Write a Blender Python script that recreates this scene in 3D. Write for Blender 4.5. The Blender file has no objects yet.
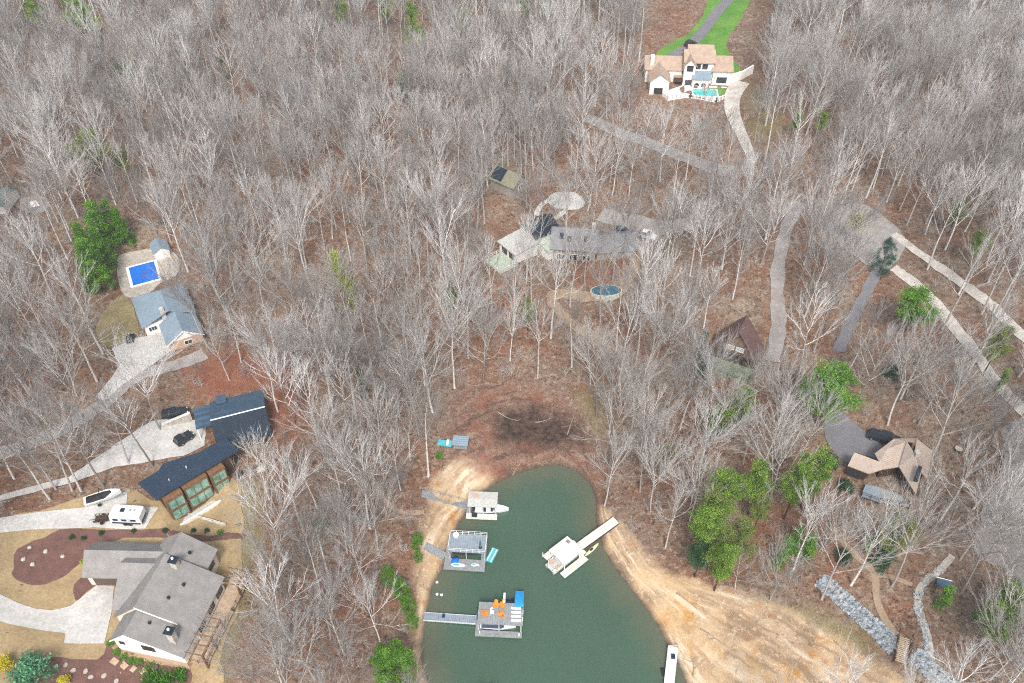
import math, random
import numpy as np
W,H,F=1024,683,850.0
CZ=135.0; PITCH=math.radians(43.7)
sp,cp=math.sin(PITCH),math.cos(PITCH)
def ray(px,py):
    u=(px-512)/F; v=-(py-341.5)/F
    return (u, cp+v*sp, -sp+v*cp)
def P(px,py,z):
    d=ray(px,py); t=(z-CZ)/d[2]
    return (d[0]*t,d[1]*t,z)
def proj(x,y,z):
    X=x; Y=y*sp+(z-CZ)*cp; Z=y*cp-(z-CZ)*sp
    return (512+F*X/Z, 341.5-F*Y/Z, Z)
LAKE_PX=[(431,690),(423,666),(422,643),(426,617),(432,587),(444,567),(450,545),(457,527),(466,514),(474,500),(493,485),(516,474),(540,467),(558,464),(576,471),(590,483),(596,498),(596,522),(603,548),(620,575),(640,600),(658,625),(668,645),(680,668),(690,690)]
LAKE=np.array([P(a,b,0)[:2] for a,b in LAKE_PX]+[(60,20),(140,-250),(-90,-250),(-24,20)])
def seg_dist(X,Y,pts,closed=True):
    d=np.full(X.shape,1e9); n=len(pts)
    for i in range(n if closed else n-1):
        a=pts[i]; b=pts[(i+1)%n]; ex,ey=b[0]-a[0],b[1]-a[1]
        t=np.clip(((X-a[0])*ex+(Y-a[1])*ey)/(ex*ex+ey*ey+1e-12),0,1)
        d=np.minimum(d,np.hypot(X-a[0]-t*ex,Y-a[1]-t*ey))
    return d
def inside(X,Y,pts):
    c=np.zeros(X.shape,bool); n=len(pts)
    for i in range(n):
        x1,y1=pts[i]; x2,y2=pts[(i+1)%n]
        m=((y1>Y)!=(y2>Y)); 
        if y1!=y2: c^=m&(X<(x2-x1)*(Y-y1)/(y2-y1)+x1)
    return c
RAV=np.array([P(548,462,1)[:2],P(520,425,3)[:2],P(478,388,6)[:2],P(430,340,9)[:2],P(380,290,12)[:2]])
PADS=[]
def terrain(X,Y,pads=True):
    X=np.asarray(X,float); Y=np.asarray(Y,float)
    d=seg_dist(X,Y,LAKE); ins=inside(X,Y,LAKE)
    z=1.3*(1-np.exp(-d/3.0))+34*(1-np.exp(-d/130))
    r=seg_dist(X,Y,RAV,False)
    z=z-3.0*np.exp(-(r/11)**2)*np.clip(d/25,0,1)
    k=np.clip((d-12)/30,0,1)
    z=z+k*(0.9*np.sin(X*.061+1.3)*np.cos(Y*.047+.4)+.5*np.sin(X*.13+Y*.09)+.25*np.sin(X*.31-Y*.27))
    z=np.where(ins,-np.minimum(d*.22,4),z)
    if pads:
        for (px,py,pr,pz,fall) in PADS:
            w=np.clip(1-(np.hypot(X-px,Y-py)-pr)/fall,0,1); w=w*w*(3-2*w)
            z=z*(1-w)+pz*w
    return z
def G(px,py,dz=0):
    d=ray(px,py); t0=60.0; 
    lo,hi=40.,600.
    ts=np.linspace(40,600,2400); zz=CZ+ts*d[2]; tt=terrain(ts*d[0],ts*d[1])+dz
    i=int(np.argmax(zz<=tt)); lo=ts[max(i-1,0)]; hi=ts[i]
    for _ in range(12):
        m=.5*(lo+hi)
        if CZ+m*d[2]<=float(terrain(np.array([m*d[0]]),np.array([m*d[1]]))[0])+dz: hi=m
        else: lo=m
    return (d[0]*hi,d[1]*hi,CZ+hi*d[2])
# --- tunables
TREE_TRIES=30000; SPACE=6.2; BRUSH=1700
SKY=.118; SKY_SAT=.55; SUN_E=1.55; SUN_ANG=12; EXPO=.97; HAZE=.0004
import bpy, bmesh
from mathutils import Vector, Matrix
from mathutils.geometry import delaunay_2d_cdt
R_=random.Random(7)
rng=np.random.default_rng(11)
scn=bpy.context.scene
COL=scn.collection
PADS[:]=[(-55.5,69,12,10.6,16),(-57,93,8,11.6,7),(-51,107,7,11.4,9),(-71,132,10,15.0,10),(-81,146,7,16.4,8),(56,227,12,22.5,7),
 (46.5,127,6,9.4,9),(68,94,8,10.8,10),(1,160,9,13.2,10),(17,161,9,12.6,10),(80,161,11,17.8,14),(-1,187,6,15.5,8),(-52.2,56.0,3.2,8.4,5),(-53.5,86.0,3.0,9.3,4)]
def zt(x,y): return float(terrain(np.array([x]),np.array([y]))[0])

# ------------------------------------------------------------------ materials
def lin(h):
    h=h.lstrip('#'); c=[int(h[i:i+2],16)/255 for i in (0,2,4)]
    return tuple(((v+.055)/1.055)**2.4 if v>.04045 else v/12.92 for v in c)
MATS={}
def mat(name,base,var=.15,scale=1.5,rough=.8,base2=None,metal=0,bump=0,courses=0,spec=.3,fine=0,litter=0,lcol='#857263'):
    if name in MATS: return MATS[name]
    m=bpy.data.materials.new(name); m.use_nodes=True; MATS[name]=m
    nt=m.node_tree; N=nt.nodes; L=nt.links
    b=N['Principled BSDF']; b.inputs['Roughness'].default_value=rough; b.inputs['Metallic'].default_value=metal
    b.inputs['Specular IOR Level'].default_value=spec
    if isinstance(base,str): base=lin(base)
    if isinstance(base2,str): base2=lin(base2)
    c1=tuple(min(1,v*(1-var)) for v in base)+(1,); c2=(base2 or tuple(min(1,v*(1+var)) for v in base))+(1,)
    tc=N.new('ShaderNodeTexCoord'); no=N.new('ShaderNodeTexNoise'); no.inputs['Scale'].default_value=scale
    no.inputs['Detail'].default_value=6; no.inputs['Roughness'].default_value=.65
    L.new(tc.outputs['Object'],no.inputs['Vector'])
    mr=N.new('ShaderNodeMapRange'); mr.inputs['From Min'].default_value=.33; mr.inputs['From Max'].default_value=.67
    L.new(no.outputs['Fac'],mr.inputs['Value'])
    mx=N.new('ShaderNodeMix'); mx.data_type='RGBA'; mx.inputs['A'].default_value=c1; mx.inputs['B'].default_value=c2
    L.new(mr.outputs['Result'],mx.inputs['Factor']); out=mx.outputs['Result']
    def mul(out,val,lo,hi):
        r=N.new('ShaderNodeMapRange'); r.inputs['To Min'].default_value=lo; r.inputs['To Max'].default_value=hi; L.new(val,r.inputs['Value'])
        x=N.new('ShaderNodeMix'); x.data_type='RGBA'; x.blend_type='MULTIPLY'; x.inputs['Factor'].default_value=1
        cc=N.new('ShaderNodeCombineColor'); 
        for k in ('Red','Green','Blue'): L.new(r.outputs['Result'],cc.inputs[k])
        L.new(out,x.inputs['A']); L.new(cc.outputs['Color'],x.inputs['B']); return x.outputs['Result']
    if litter:
        n3=N.new('ShaderNodeTexNoise'); n3.inputs['Scale'].default_value=.55; n3.inputs['Detail'].default_value=8; n3.inputs['Roughness'].default_value=.75; L.new(tc.outputs['Object'],n3.inputs['Vector'])
        r3=N.new('ShaderNodeMapRange'); r3.inputs['From Min'].default_value=.5; r3.inputs['From Max'].default_value=.68; r3.inputs['To Max'].default_value=litter; L.new(n3.outputs['Fac'],r3.inputs['Value'])
        x3=N.new('ShaderNodeMix'); x3.data_type='RGBA'; x3.inputs['B'].default_value=lin(lcol)+(1,); L.new(r3.outputs['Result'],x3.inputs['Factor']); L.new(out,x3.inputs['A']); out=x3.outputs['Result']
    if fine:
        n2=N.new('ShaderNodeTexNoise'); n2.inputs['Scale'].default_value=fine; n2.inputs['Detail'].default_value=3
        L.new(tc.outputs['Object'],n2.inputs['Vector']); out=mul(out,n2.outputs['Fac'],.6,1.4)
    if courses:
        wv=N.new('ShaderNodeTexWave'); wv.bands_direction='Z'; wv.inputs['Scale'].default_value=courses; wv.inputs['Distortion'].default_value=.6
        wv.inputs['Detail'].default_value=2; wv.inputs['Detail Scale'].default_value=3
        L.new(tc.outputs['Object'],wv.inputs['Vector']); out=mul(out,wv.outputs['Fac'],.78,1.14)
    L.new(out,b.inputs['Base Color'])
    if bump:
        bp=N.new('ShaderNodeBump'); bp.inputs['Strength'].default_value=bump; bp.inputs['Distance'].default_value=.05
        L.new(no.outputs['Fac'],bp.inputs['Height']); L.new(bp.outputs['Normal'],b.inputs['Normal'])
    return m
def glass(name='window_glass',c=(.03,.04,.05)):
    return mat(name,c,.2,.7,.08,spec=.6)

# ------------------------------------------------------------------ mesh builder
class MB:
    def __init__(s,fr=None): s.v=[]; s.f=[]; s.fr=fr or (lambda u,v,z:(u,v,z))
    def add(s,vs,fs,raw=False):
        n=len(s.v); s.v+= [tuple(p) if raw else s.fr(*p) for p in vs]; s.f+=[tuple(i+n for i in f) for f in fs]; return s
    def box(s,u0,u1,v0,v1,z0,z1):
        return s.add([(u0,v0,z0),(u1,v0,z0),(u1,v1,z0),(u0,v1,z0),(u0,v0,z1),(u1,v0,z1),(u1,v1,z1),(u0,v1,z1)],
          [(3,2,1,0),(4,5,6,7),(0,1,5,4),(1,2,6,5),(2,3,7,6),(3,0,4,7)])
    def cbox(s,u,v,z0,su,sv,sz): return s.box(u-su/2,u+su/2,v-sv/2,v+sv/2,z0,z0+sz)
    def prism(s,pts,z0,z1,raw=False):
        n=len(pts); return s.add([(p[0],p[1],z0) for p in pts]+[(p[0],p[1],z1) for p in pts],
          [tuple(range(n-1,-1,-1)),tuple(range(n,2*n))]+[(i,(i+1)%n,n+(i+1)%n,n+i) for i in range(n)],raw)
    def slab(s,pts,th,raw=False):   # polygon in space, thickness downwards
        n=len(pts); return s.add(list(pts)+[(p[0],p[1],p[2]-th) for p in pts],
          [tuple(range(n)),tuple(range(2*n-1,n-1,-1))]+[(i,n+i,n+(i+1)%n,(i+1)%n) for i in range(n)],raw)
    def extr(s,pts,d,raw=False):    # polygon in space swept along vector d
        n=len(pts); q=[(p[0]+d[0],p[1]+d[1],p[2]+d[2]) for p in pts]
        return s.add(list(pts)+q,[tuple(range(n-1,-1,-1)),tuple(range(n,2*n))]+[(i,(i+1)%n,n+(i+1)%n,n+i) for i in range(n)],raw)
    def tube(s,p0,p1,r0,r1=None,n=6,caps=True):
        r1=r0 if r1 is None else r1; a=Vector(p0); b=Vector(p1); d=(b-a).normalized()
        x=d.orthogonal().normalized(); y=d.cross(x); vs=[]
        for (c,r) in ((a,r0),(b,r1)):
            for i in range(n):
                t=2*math.pi*i/n; vs.append(tuple(c+x*(r*math.cos(t))+y*(r*math.sin(t))))
        fs=[(i,(i+1)%n,n+(i+1)%n,n+i) for i in range(n)]
        if caps: fs+=[tuple(range(n-1,-1,-1)),tuple(range(n,2*n))]
        return s.add(vs,fs)
    def path(s,pts,r,n=6):
        for a,b in zip(pts,pts[1:]): s.tube(a,b,r,r,n)
        return s
    def disc(s,u,v,z0,z1,ru,rv=None,n=20):
        rv=rv or ru; return s.prism([(u+ru*math.cos(2*math.pi*i/n),v+rv*math.sin(2*math.pi*i/n)) for i in range(n)],z0,z1)
    def loft(s,secs,caps=True):     # list of equal-length rings
        n=len(secs[0]); vs=[p for q in secs for p in q]; fs=[]
        for k in range(len(secs)-1):
            for i in range(n): fs.append((k*n+i,k*n+(i+1)%n,(k+1)*n+(i+1)%n,(k+1)*n+i))
        if caps: fs+=[tuple(range(n-1,-1,-1)),tuple(range((len(secs)-1)*n,len(secs)*n))]
        return s.add(vs,fs)
def frame(ox,oy,deg,z0=0):
    c,s=math.cos(math.radians(deg)),math.sin(math.radians(deg))
    return lambda u,v,z:(ox+u*c-v*s,oy+u*s+v*c,z+z0)
def root_of(o):
    while o.parent: o=o.parent
    return o
def obj(name,mb,m,parent=None,bevel=0,smooth=False,origin=None,fixn=True):
    me=bpy.data.meshes.new(name); o=bpy.data.objects.new(name,me); COL.objects.link(o)
    if parent is not None: o.parent=parent; org=root_of(parent).location
    else:
        org=Vector(origin) if origin else Vector((0,0,0)); o.location=org
    me.from_pydata([(x-org[0],y-org[1],z-org[2]) for x,y,z in mb.v],[],mb.f); 
    if fixn or bevel:
        bm=bmesh.new(); bm.from_mesh(me)
        if fixn: bmesh.ops.recalc_face_normals(bm,faces=bm.faces)
        if bevel: bmesh.ops.bevel(bm,geom=bm.edges,offset=bevel,segments=2,affect='EDGES',profile=.6)
        bm.to_mesh(me); bm.free()
    if m: me.materials.append(m)
    if smooth: me.polygons.foreach_set('use_smooth',[True]*len(me.polygons))
    return o
def tag(o,label=None,cat=None,group=None,kind=None):
    if label: o['label']=label
    if cat: o['category']=cat
    if group: o['group']=group
    if kind: o['kind']=kind
    return o
def thing(name,label,cat,loc,group=None):
    o=bpy.data.objects.new(name,None); COL.objects.link(o); o.location=loc; o.empty_display_size=.5
    return tag(o,label,cat,group)
def copy_tree(o,parent=None):
    c=o.copy(); COL.objects.link(c); c.parent=parent
    for ch in list(o.children): copy_tree(ch,c)
    return c
M=dict(
 white=mat('white_paint','#f0eee8',.05,.8,.6), cream=mat('cream_siding','#e6dccd',.06,1,.8,courses=6), greyw=mat('weathered_wall','#9d978f',.1,1,.85), tanw=mat('tan_stucco','#c0a48c',.1,1.2,.85),
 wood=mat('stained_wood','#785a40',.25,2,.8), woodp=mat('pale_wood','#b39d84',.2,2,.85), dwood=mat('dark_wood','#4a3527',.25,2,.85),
 shingle=mat('grey_shingle',litter=0.25,lcol='#6d6a66',base='#8d8a87',var=.16,scale=.5,rough=.9,courses=5.5,fine=9), navy=mat('blue_metal_roof',litter=0.12,lcol='#6d6a66',base='#2a3c50',var=.1,scale=.4,rough=.45,metal=.0,spec=.5),
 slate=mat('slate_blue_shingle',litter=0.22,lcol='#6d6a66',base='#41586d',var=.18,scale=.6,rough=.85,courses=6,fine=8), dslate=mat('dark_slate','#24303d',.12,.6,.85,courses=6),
 bgrey=mat('blue_grey_shingle',litter=0.22,lcol='#6d6a66',base='#8596a3',var=.1,scale=.5,rough=.9,courses=5,fine=8), tanroof=mat('tan_shingle',litter=0.2,lcol='#6d6a66',base='#b3a396',var=.1,scale=.6,rough=.9,courses=5,fine=8),
 terra=mat('pale_clay_tile',litter=0.15,lcol='#6d6a66',base='#b09a88',var=.14,scale=.8,rough=.85,courses=5,fine=6), brownr=mat('brown_metal_roof','#6b5350',.12,.7,.7,courses=2),
 greyr=mat('weathered_grey_roof',litter=0.35,lcol='#6d6a66',base='#8b8b8e',var=.14,scale=.5,rough=.9,courses=4,fine=7), lightr=mat('pale_flat_roof',litter=0.4,lcol='#6d6a66',base='#bcbcb6',var=.1,scale=.6,rough=.85,fine=4),
 concrete=mat('pale_concrete',litter=0.3,lcol='#857263',base='#bdbbb6',var=.14,scale=.22,rough=.9,fine=2.2), lane=mat('worn_concrete',litter=0.55,lcol='#857263',base='#c2bcb2',var=.2,scale=.35,rough=.9,fine=2.2), gravel=mat('grey_gravel',litter=0.7,lcol='#857263',base='#999490',var=.14,scale=.5,rough=.95,fine=5),
 asphalt=mat('asphalt',litter=0.45,lcol='#857263',base='#747479',var=.12,scale=.3,rough=.9,fine=5), dirt=mat('path_dirt','#96826e',.18,.6,.95,fine=4), sidew=mat('flag_stone',litter=0.5,lcol='#857263',base='#b0a89d',var=.2,scale=1.3,rough=.9,fine=4),
 tlawn=mat('dormant_lawn',litter=0.35,lcol='#86795a',base='#9c8765',var=.13,scale=.22,rough=.97,base2='#ab9571',fine=2.2), olawn=mat('olive_lawn',litter=0.4,lcol='#86795a',base='#877d5c',var=.2,scale=.25,rough=.97,base2='#988a66',fine=2.2), glawn=mat('green_lawn',litter=.4,lcol='#8f8a4c',base='#4f8a2a',var=.18,scale=.2,rough=.95,base2='#668f3c',fine=2),
 mulch=mat('mulch_bed','#6d5048',.2,.6,.97,fine=5), tdeck=mat('grey_decking',litter=0.25,lcol='#6d6a66',base='#8d9193',var=.1,scale=.9,rough=.85,fine=3), ddeck=mat('blue_grey_decking',litter=0.2,lcol='#6d6a66',base='#8a96a0',var=.08,scale=.9,rough=.8,fine=3),
 paledeck=mat('pale_decking','#d6d3c8',.08,.9,.8,fine=3), metal=mat('galvanised_metal','#a9adb0',.1,3,.4,metal=.7), black=mat('black_rubber',(.02,.02,.022),.2,3,.7),
 glass=glass(), gglass=mat('green_glass','#5c9484',.3,.5,.08,base2='#9cc4b4',spec=.6), orange=mat('orange_plastic','#e8912c',.08,2,.5), blue=mat('blue_vinyl','#2a9be0',.06,1,.45),
 navyp=mat('navy_paint','#1d2f55',.1,1,.5), cover=mat('blue_pool_cover','#1c6fd0',.07,.7,.6), teal=mat('teal_vinyl','#55b4bd',.1,1,.5), dteal=mat('dark_teal_cover','#3e6a78',.25,.7,.6),
 pool=mat('pool_water','#38c3bd',.1,.4,.05,spec=.6), carblk=mat('dark_car_paint','#20262e',.1,2,.25,spec=.6), carwht=mat('white_car_paint','#eceef0',.05,2,.3,spec=.6), carblu=mat('blue_grey_car_paint','#61788c',.1,2,.3,spec=.6),
 bark=None, gdeck=mat('green_decking','#75876f',.18,.6,.85,base2='#989c88',fine=3), pgreen=mat('pale_green_roof','#adb8a6',.12,.6,.85,fine=3), rail=mat('railing_paint','#c9cdd0',.06,2,.5),
 straw=mat('yellow_tan_roof','#8d8974',.1,.6,.9,fine=6), stone=mat('pale_stone','#b9b3a8',.25,1.2,.9,fine=4))

# ------------------------------------------------------------------ ground sheets
BLOCK=[]      # world polygons no tree may stand on
def smooth_poly(pts,n=6,closed=True):
    out=[]; N=len(pts)
    rngi=range(N if closed else N-1)
    for i in rngi:
        if closed: p0,p1,p2,p3=(pts[(i+k)%N] for k in (-1,0,1,2))
        else: p0,p1,p2,p3=pts[max(i-1,0)],pts[i],pts[i+1],pts[min(i+2,N-1)]
        for k in range(n):
            t=k/n; q=[]
            for a in range(2):
                q.append(.5*(2*p1[a]+(p2[a]-p0[a])*t+(2*p0[a]-5*p1[a]+4*p2[a]-p3[a])*t*t+(-p0[a]+3*p1[a]-3*p2[a]+p3[a])*t**3))
            out.append(tuple(q))
    if not closed: out.append(tuple(pts[-1][:2]))
    return out
def drape(name,px,m,off,smooth=0,step=1.2,world=False,block=True,jit=0,kind='structure'):
    w=[p[:2] for p in px] if world else [G(*p)[:2] for p in px]
    if smooth: w=smooth_poly(w,smooth)
    if block: BLOCK.append(np.array(w))
    # resample boundary
    b=[]
    for a,c in zip(w,w[1:]+w[:1]):
        L=math.dist(a,c); k=max(1,int(L/step))
        for i in range(k):
            t=i/k; b.append((a[0]+(c[0]-a[0])*t+R_.uniform(-jit,jit),a[1]+(c[1]-a[1])*t+R_.uniform(-jit,jit)))
    xs=[p[0] for p in b]; ys=[p[1] for p in b]
    X,Y=np.meshgrid(np.arange(min(xs),max(xs),step),np.arange(min(ys),max(ys),step)); X=X.ravel()+.013; Y=Y.ravel()+.017
    ba=np.array(b); k=inside(X,Y,ba)&(seg_dist(X,Y,ba)>step*.45)
    pts=[Vector(p) for p in b]+[Vector((x,y)) for x,y in zip(X[k],Y[k])]
    r=delaunay_2d_cdt(pts,[],[list(range(len(b)))],1,1e-4)
    V=np.array([(p.x,p.y) for p in r[0]]); Z=terrain(V[:,0],V[:,1])+off
    me=bpy.data.meshes.new(name); me.from_pydata([(x,y,z) for (x,y),z in zip(V,Z)],[],[tuple(f) for f in r[2]])
    me.update()
    o=bpy.data.objects.new(name,me); COL.objects.link(o); me.materials.append(m)
    if me.polygons and me.polygons[0].normal.z<0: me.flip_normals()
    tag(o,kind=kind); return o
def ribbon_pts(px,wid,world=False,n=6):
    w=[p[:2] for p in px] if world else [G(*p)[:2] for p in px]
    c=smooth_poly(w,n,False); Lp=[];Rp=[]
    for i,p in enumerate(c):
        a=c[max(i-1,0)]; b=c[min(i+1,len(c)-1)]; t=Vector((b[0]-a[0],b[1]-a[1])).normalized()
        wd=wid if not isinstance(wid,tuple) else wid[0]+(wid[1]-wid[0])*i/(len(c)-1)
        Lp.append((p[0]-t.y*wd/2,p[1]+t.x*wd/2)); Rp.append((p[0]+t.y*wd/2,p[1]-t.x*wd/2))
    return Lp+Rp[::-1]
def road(name,px,wid,m,off,world=False,step=1.2,jit=0):
    return drape(name,ribbon_pts(px,wid,world),m,off,0,step,True,jit=jit)
# ------------------------------------------------------------------ the terrain
def ax(lo,hi,f0,f1,far):
    a=list(np.arange(lo,f0,1.0))+list(np.arange(f0,f1,.5))+list(np.arange(f1,hi,1.0))
    e=[]; d=2.
    while d<far: e.append(d); d*=1.45
    return np.array([lo-x for x in e[::-1]]+a+[hi-1+x for x in e])
XA=ax(-215,215,-24,46,3200); YA=ax(20,335,50,114,3200)
GX,GY=np.meshgrid(XA,YA); GZ=terrain(GX,GY)
ny,nx=GX.shape
GD=seg_dist(GX,GY,LAKE)
zc=np.clip((GD-1)/4,0,1)
GZ=GZ+zc*(rng.normal(0,.05,GX.shape))
me=bpy.data.meshes.new('ground')
vv=np.stack([GX.ravel(),GY.ravel(),GZ.ravel()],1)
idx=np.arange(nx*ny).reshape(ny,nx)
ff=np.stack([idx[:-1,:-1].ravel(),idx[:-1,1:].ravel(),idx[1:,1:].ravel(),idx[1:,:-1].ravel()],1)
me.vertices.add(len(vv)); me.vertices.foreach_set('co',vv.ravel()); me.loops.add(ff.size); me.loops.foreach_set('vertex_index',ff.ravel())
me.polygons.add(len(ff)); me.polygons.foreach_set('loop_start',np.arange(0,ff.size,4)); me.polygons.foreach_set('use_smooth',np.ones(len(ff),bool))
me.update(); me.validate()
def zone(poly,feather):
    w=np.array([G(*p)[:2] for p in poly]); d=seg_dist(GX,GY,w); i=inside(GX,GY,w)
    s=np.where(i,d,-d); return np.clip(.5+s/(2*feather),0,1)
clay=np.maximum.reduce([zone([(600,505),(612,515),(640,545),(670,572),(720,588),(780,605),(840,640),(890,668),(930,700),(690,700),(668,645),(640,600),(603,548)],1.6),
 zone([(462,455),(490,458),(496,486),(474,500),(457,527),(446,560),(434,588),(428,617),(424,660),(436,700),(415,700),(414,610),(416,560),(424,520),(432,480)],1.5)])
mud=np.maximum.reduce([zone([(455,395),(500,385),(560,395),(585,430),(600,470),(596,500),(575,470),(540,466),(500,480),(470,470),(450,440)],3),zone([(470,360),(520,395),(500,430),(460,400)],4)*.7])
dmud=zone([(490,412),(530,404),(580,422),(584,442),(545,450),(500,444)],3)
red=np.maximum.reduce([zone([(185,370),(215,350),(265,352),(300,375),(305,420),(280,440),(262,440),(262,390),(200,400)],3),zone([(560,262),(640,255),(620,285),(575,285)],3)*.6,zone([(740,70),(785,75),(790,100),(755,95)],4)*.6,
   zone([(330,560),(370,540),(380,640),(345,690),(315,640)],5)*.55])
olive=np.maximum.reduce([zone([(232,488),(262,480),(262,545),(246,600),(225,690),(205,690),(230,560)],2)*.9,zone([(760,600),(850,625),(880,655),(840,645),(780,612)],2.5)*.9,zone([(750,70),(790,130),(765,150),(745,130)],4)*.7,
   zone([(575,395),(600,390),(610,430),(590,440)],4)*.6])
UPPER=np.array([G(*p)[:2] for p in ((596,470),(612,512),(650,562),(720,588),(790,608),(850,638),(900,668),(950,712))]); GU=seg_dist(GX,GY,UPPER,False); STRAT=GD/(GD+GU+.3)*17
for nm,a in (('strat',np.where(GX>8,STRAT,GD)),('clay',clay),('mud',mud),('dmud',dmud),('red',red),('olive',olive),('shore',np.where(inside(GX,GY,LAKE),-GD,GD))):
    at=me.attributes.new(nm,'FLOAT','POINT'); at.data.foreach_set('value',a.ravel().astype(np.float32))
ground=bpy.data.objects.new('ground',me); COL.objects.link(ground); tag(ground,kind='structure')
def ground_mat():
    m=bpy.data.materials.new('leaf_litter_ground'); m.use_nodes=True; nt=m.node_tree; N=nt.nodes; L=nt.links
    b=N['Principled BSDF']; b.inputs['Roughness'].default_value=.95; b.inputs['Specular IOR Level'].default_value=.15
    tc=N.new('ShaderNodeTexCoord')
    def noise(s,d=5,r=.6,vec=None):
        n=N.new('ShaderNodeTexNoise'); n.inputs['Scale'].default_value=s; n.inputs['Detail'].default_value=d; n.inputs['Roughness'].default_value=r
        L.new(vec or tc.outputs['Object'],n.inputs['Vector']); return n.outputs['Fac']
    def mr(v,a,bb,c=0,d=1):
        n=N.new('ShaderNodeMapRange'); n.inputs['From Min'].default_value=a; n.inputs['From Max'].default_value=bb; n.inputs['To Min'].default_value=c; n.inputs['To Max'].default_value=d
        L.new(v,n.inputs['Value']); return n.outputs['Result']
    def mix(f,a,bb,blend='MIX'):
        n=N.new('ShaderNodeMix'); n.data_type='RGBA'; n.blend_type=blend
        if hasattr(f,'links') or not isinstance(f,(int,float)): L.new(f,n.inputs['Factor'])
        else: n.inputs['Factor'].default_value=f
        for k,x in (('A',a),('B',bb)):
            if isinstance(x,str): n.inputs[k].default_value=lin(x)+(1,)
            else: L.new(x,n.inputs[k])
        return n.outputs['Result']
    def math_(op,a,bb):
        n=N.new('ShaderNodeMath'); n.operation=op
        for i,x in enumerate((a,bb)):
            if isinstance(x,(int,float)): n.inputs[i].default_value=x
            else: L.new(x,n.inputs[i])
        return n.outputs[0]
    def attr(n_):
        n=N.new('ShaderNodeAttribute'); n.attribute_name=n_; return n.outputs['Fac']
    def edge(a,s=.35):   # break up a zone's edge with noise
        return mr(math_('ADD',a,math_('MULTIPLY',math_('SUBTRACT',noise(.28,6,.7),.5),1.5)),.5-s*.5,.5+s*.5)
    base=mix(mr(noise(.035,4),.38,.62),LITTER[0],LITTER[1]); base=mix(mr(noise(.11,5,.65),.42,.66),base,LITTER[2]); base=mix(mr(noise(.5,6,.7),.5,.72,0,.8),base,LITTER[3])
    base=mix(mr(noise(.9,6,.75),.52,.62,0,.8),base,LITTER[4]); base=mix(mr(noise(1.3,6,.78),.53,.62,0,.85),base,'#4c3c32')
    base=mix(edge(attr('red'),.6),base,mix(mr(noise(.4,5),.35,.65),'#96604c','#a3735c'))
    base=mix(edge(attr('olive'),.7),base,mix(mr(noise(.6,5),.35,.65),'#94875f','#a3956c'))
    # drawdown clay with strand lines that follow the water's edge
    sh=attr('shore'); warp=math_('ADD',attr('strat'),math_('MULTIPLY',math_('SUBTRACT',noise(.07,4,.55),.5),5.))
    cv=N.new('ShaderNodeCombineXYZ'); L.new(math_('MULTIPLY',warp,.8),cv.inputs[0]); sp_=N.new('ShaderNodeSeparateXYZ'); L.new(tc.outputs['Object'],sp_.inputs[0]); L.new(math_('MULTIPLY',sp_.outputs[0],.11),cv.inputs[1]); L.new(math_('MULTIPLY',sp_.outputs[1],.11),cv.inputs[2]); 
    strand=noise(.75,3,.55,cv.outputs[0])
    cl=mix(mr(noise(.13,4,.55),.38,.62),'#b3987c','#c6ae90'); cl=mix(mr(noise(.075,4,.6),.54,.63,0,.9),cl,'#c29050'); cl=mix(mr(strand,.53,.61,0,.75),cl,'#937b62'); cl=mix(mr(strand,.46,.36,0,.95),cl,'#e0cfb4')
    cl=mix(mr(noise(.3,5,.6),.58,.68,0,.75),cl,'#b0763e'); cl=mix(mr(noise(.8,6,.75),.55,.64,0,.65),cl,'#836a53'); cl=mix(mr(noise(1.0,6,.78),.55,.62,0,.7),cl,'#d9c3a2'); cl=mix(mr(noise(.2,3,.5),.5,.62,0,.5),cl,'#d8b98e')
    base=mix(edge(attr('clay'),.5),base,cl)
    mu=mix(mr(noise(.35,5),.35,.65),'#8d6c5e','#a3826f'); mu=mix(mr(strand,.52,.62,0,.8),mu,'#6b544a'); mu=mix(mr(strand,.44,.36,0,.7),mu,'#b59c88'); mu=mix(mr(noise(.9,6,.75),.52,.62,0,.75),mu,'#b39782'); mu=mix(mr(noise(1.2,6,.78),.54,.62,0,.8),mu,'#58453b'); mu=mix(mr(noise(.22,4,.6),.5,.6,0,.6),mu,'#96604a')
    base=mix(edge(attr('mud'),.7),base,mu); base=mix(edge(attr('dmud'),.7),base,mix(mr(noise(.8,5),.35,.65),'#3f342f','#6d584c'))
    # wet rim and lake bed
    base=mix(mr(math_('ADD',sh,math_('MULTIPLY',noise(.6,4),.9)),1.3,.3),base,'#5f5446'); 
    base=mix(math_('SUBTRACT',1.0,math_('MULTIPLY',attr('clay'),.6)),base,mix(mr(noise(4.,4,.7),.3,.7),'#a0a0a0','#ffffff'),'MULTIPLY')
    L.new(base,b.inputs['Base Color'])
    bp=N.new('ShaderNodeBump'); bp.inputs['Distance'].default_value=.25; L.new(math_('SUBTRACT',.75,math_('MULTIPLY',attr('clay'),.68)),bp.inputs['Strength']); L.new(noise(1.3,7,.75),bp.inputs['Height']); L.new(bp.outputs['Normal'],b.inputs['Normal'])
    return m
LITTER=['#8b6e5d','#9d7056','#a3917f','#66513f','#b8aa99']
me.materials.append(ground_mat())
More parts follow.
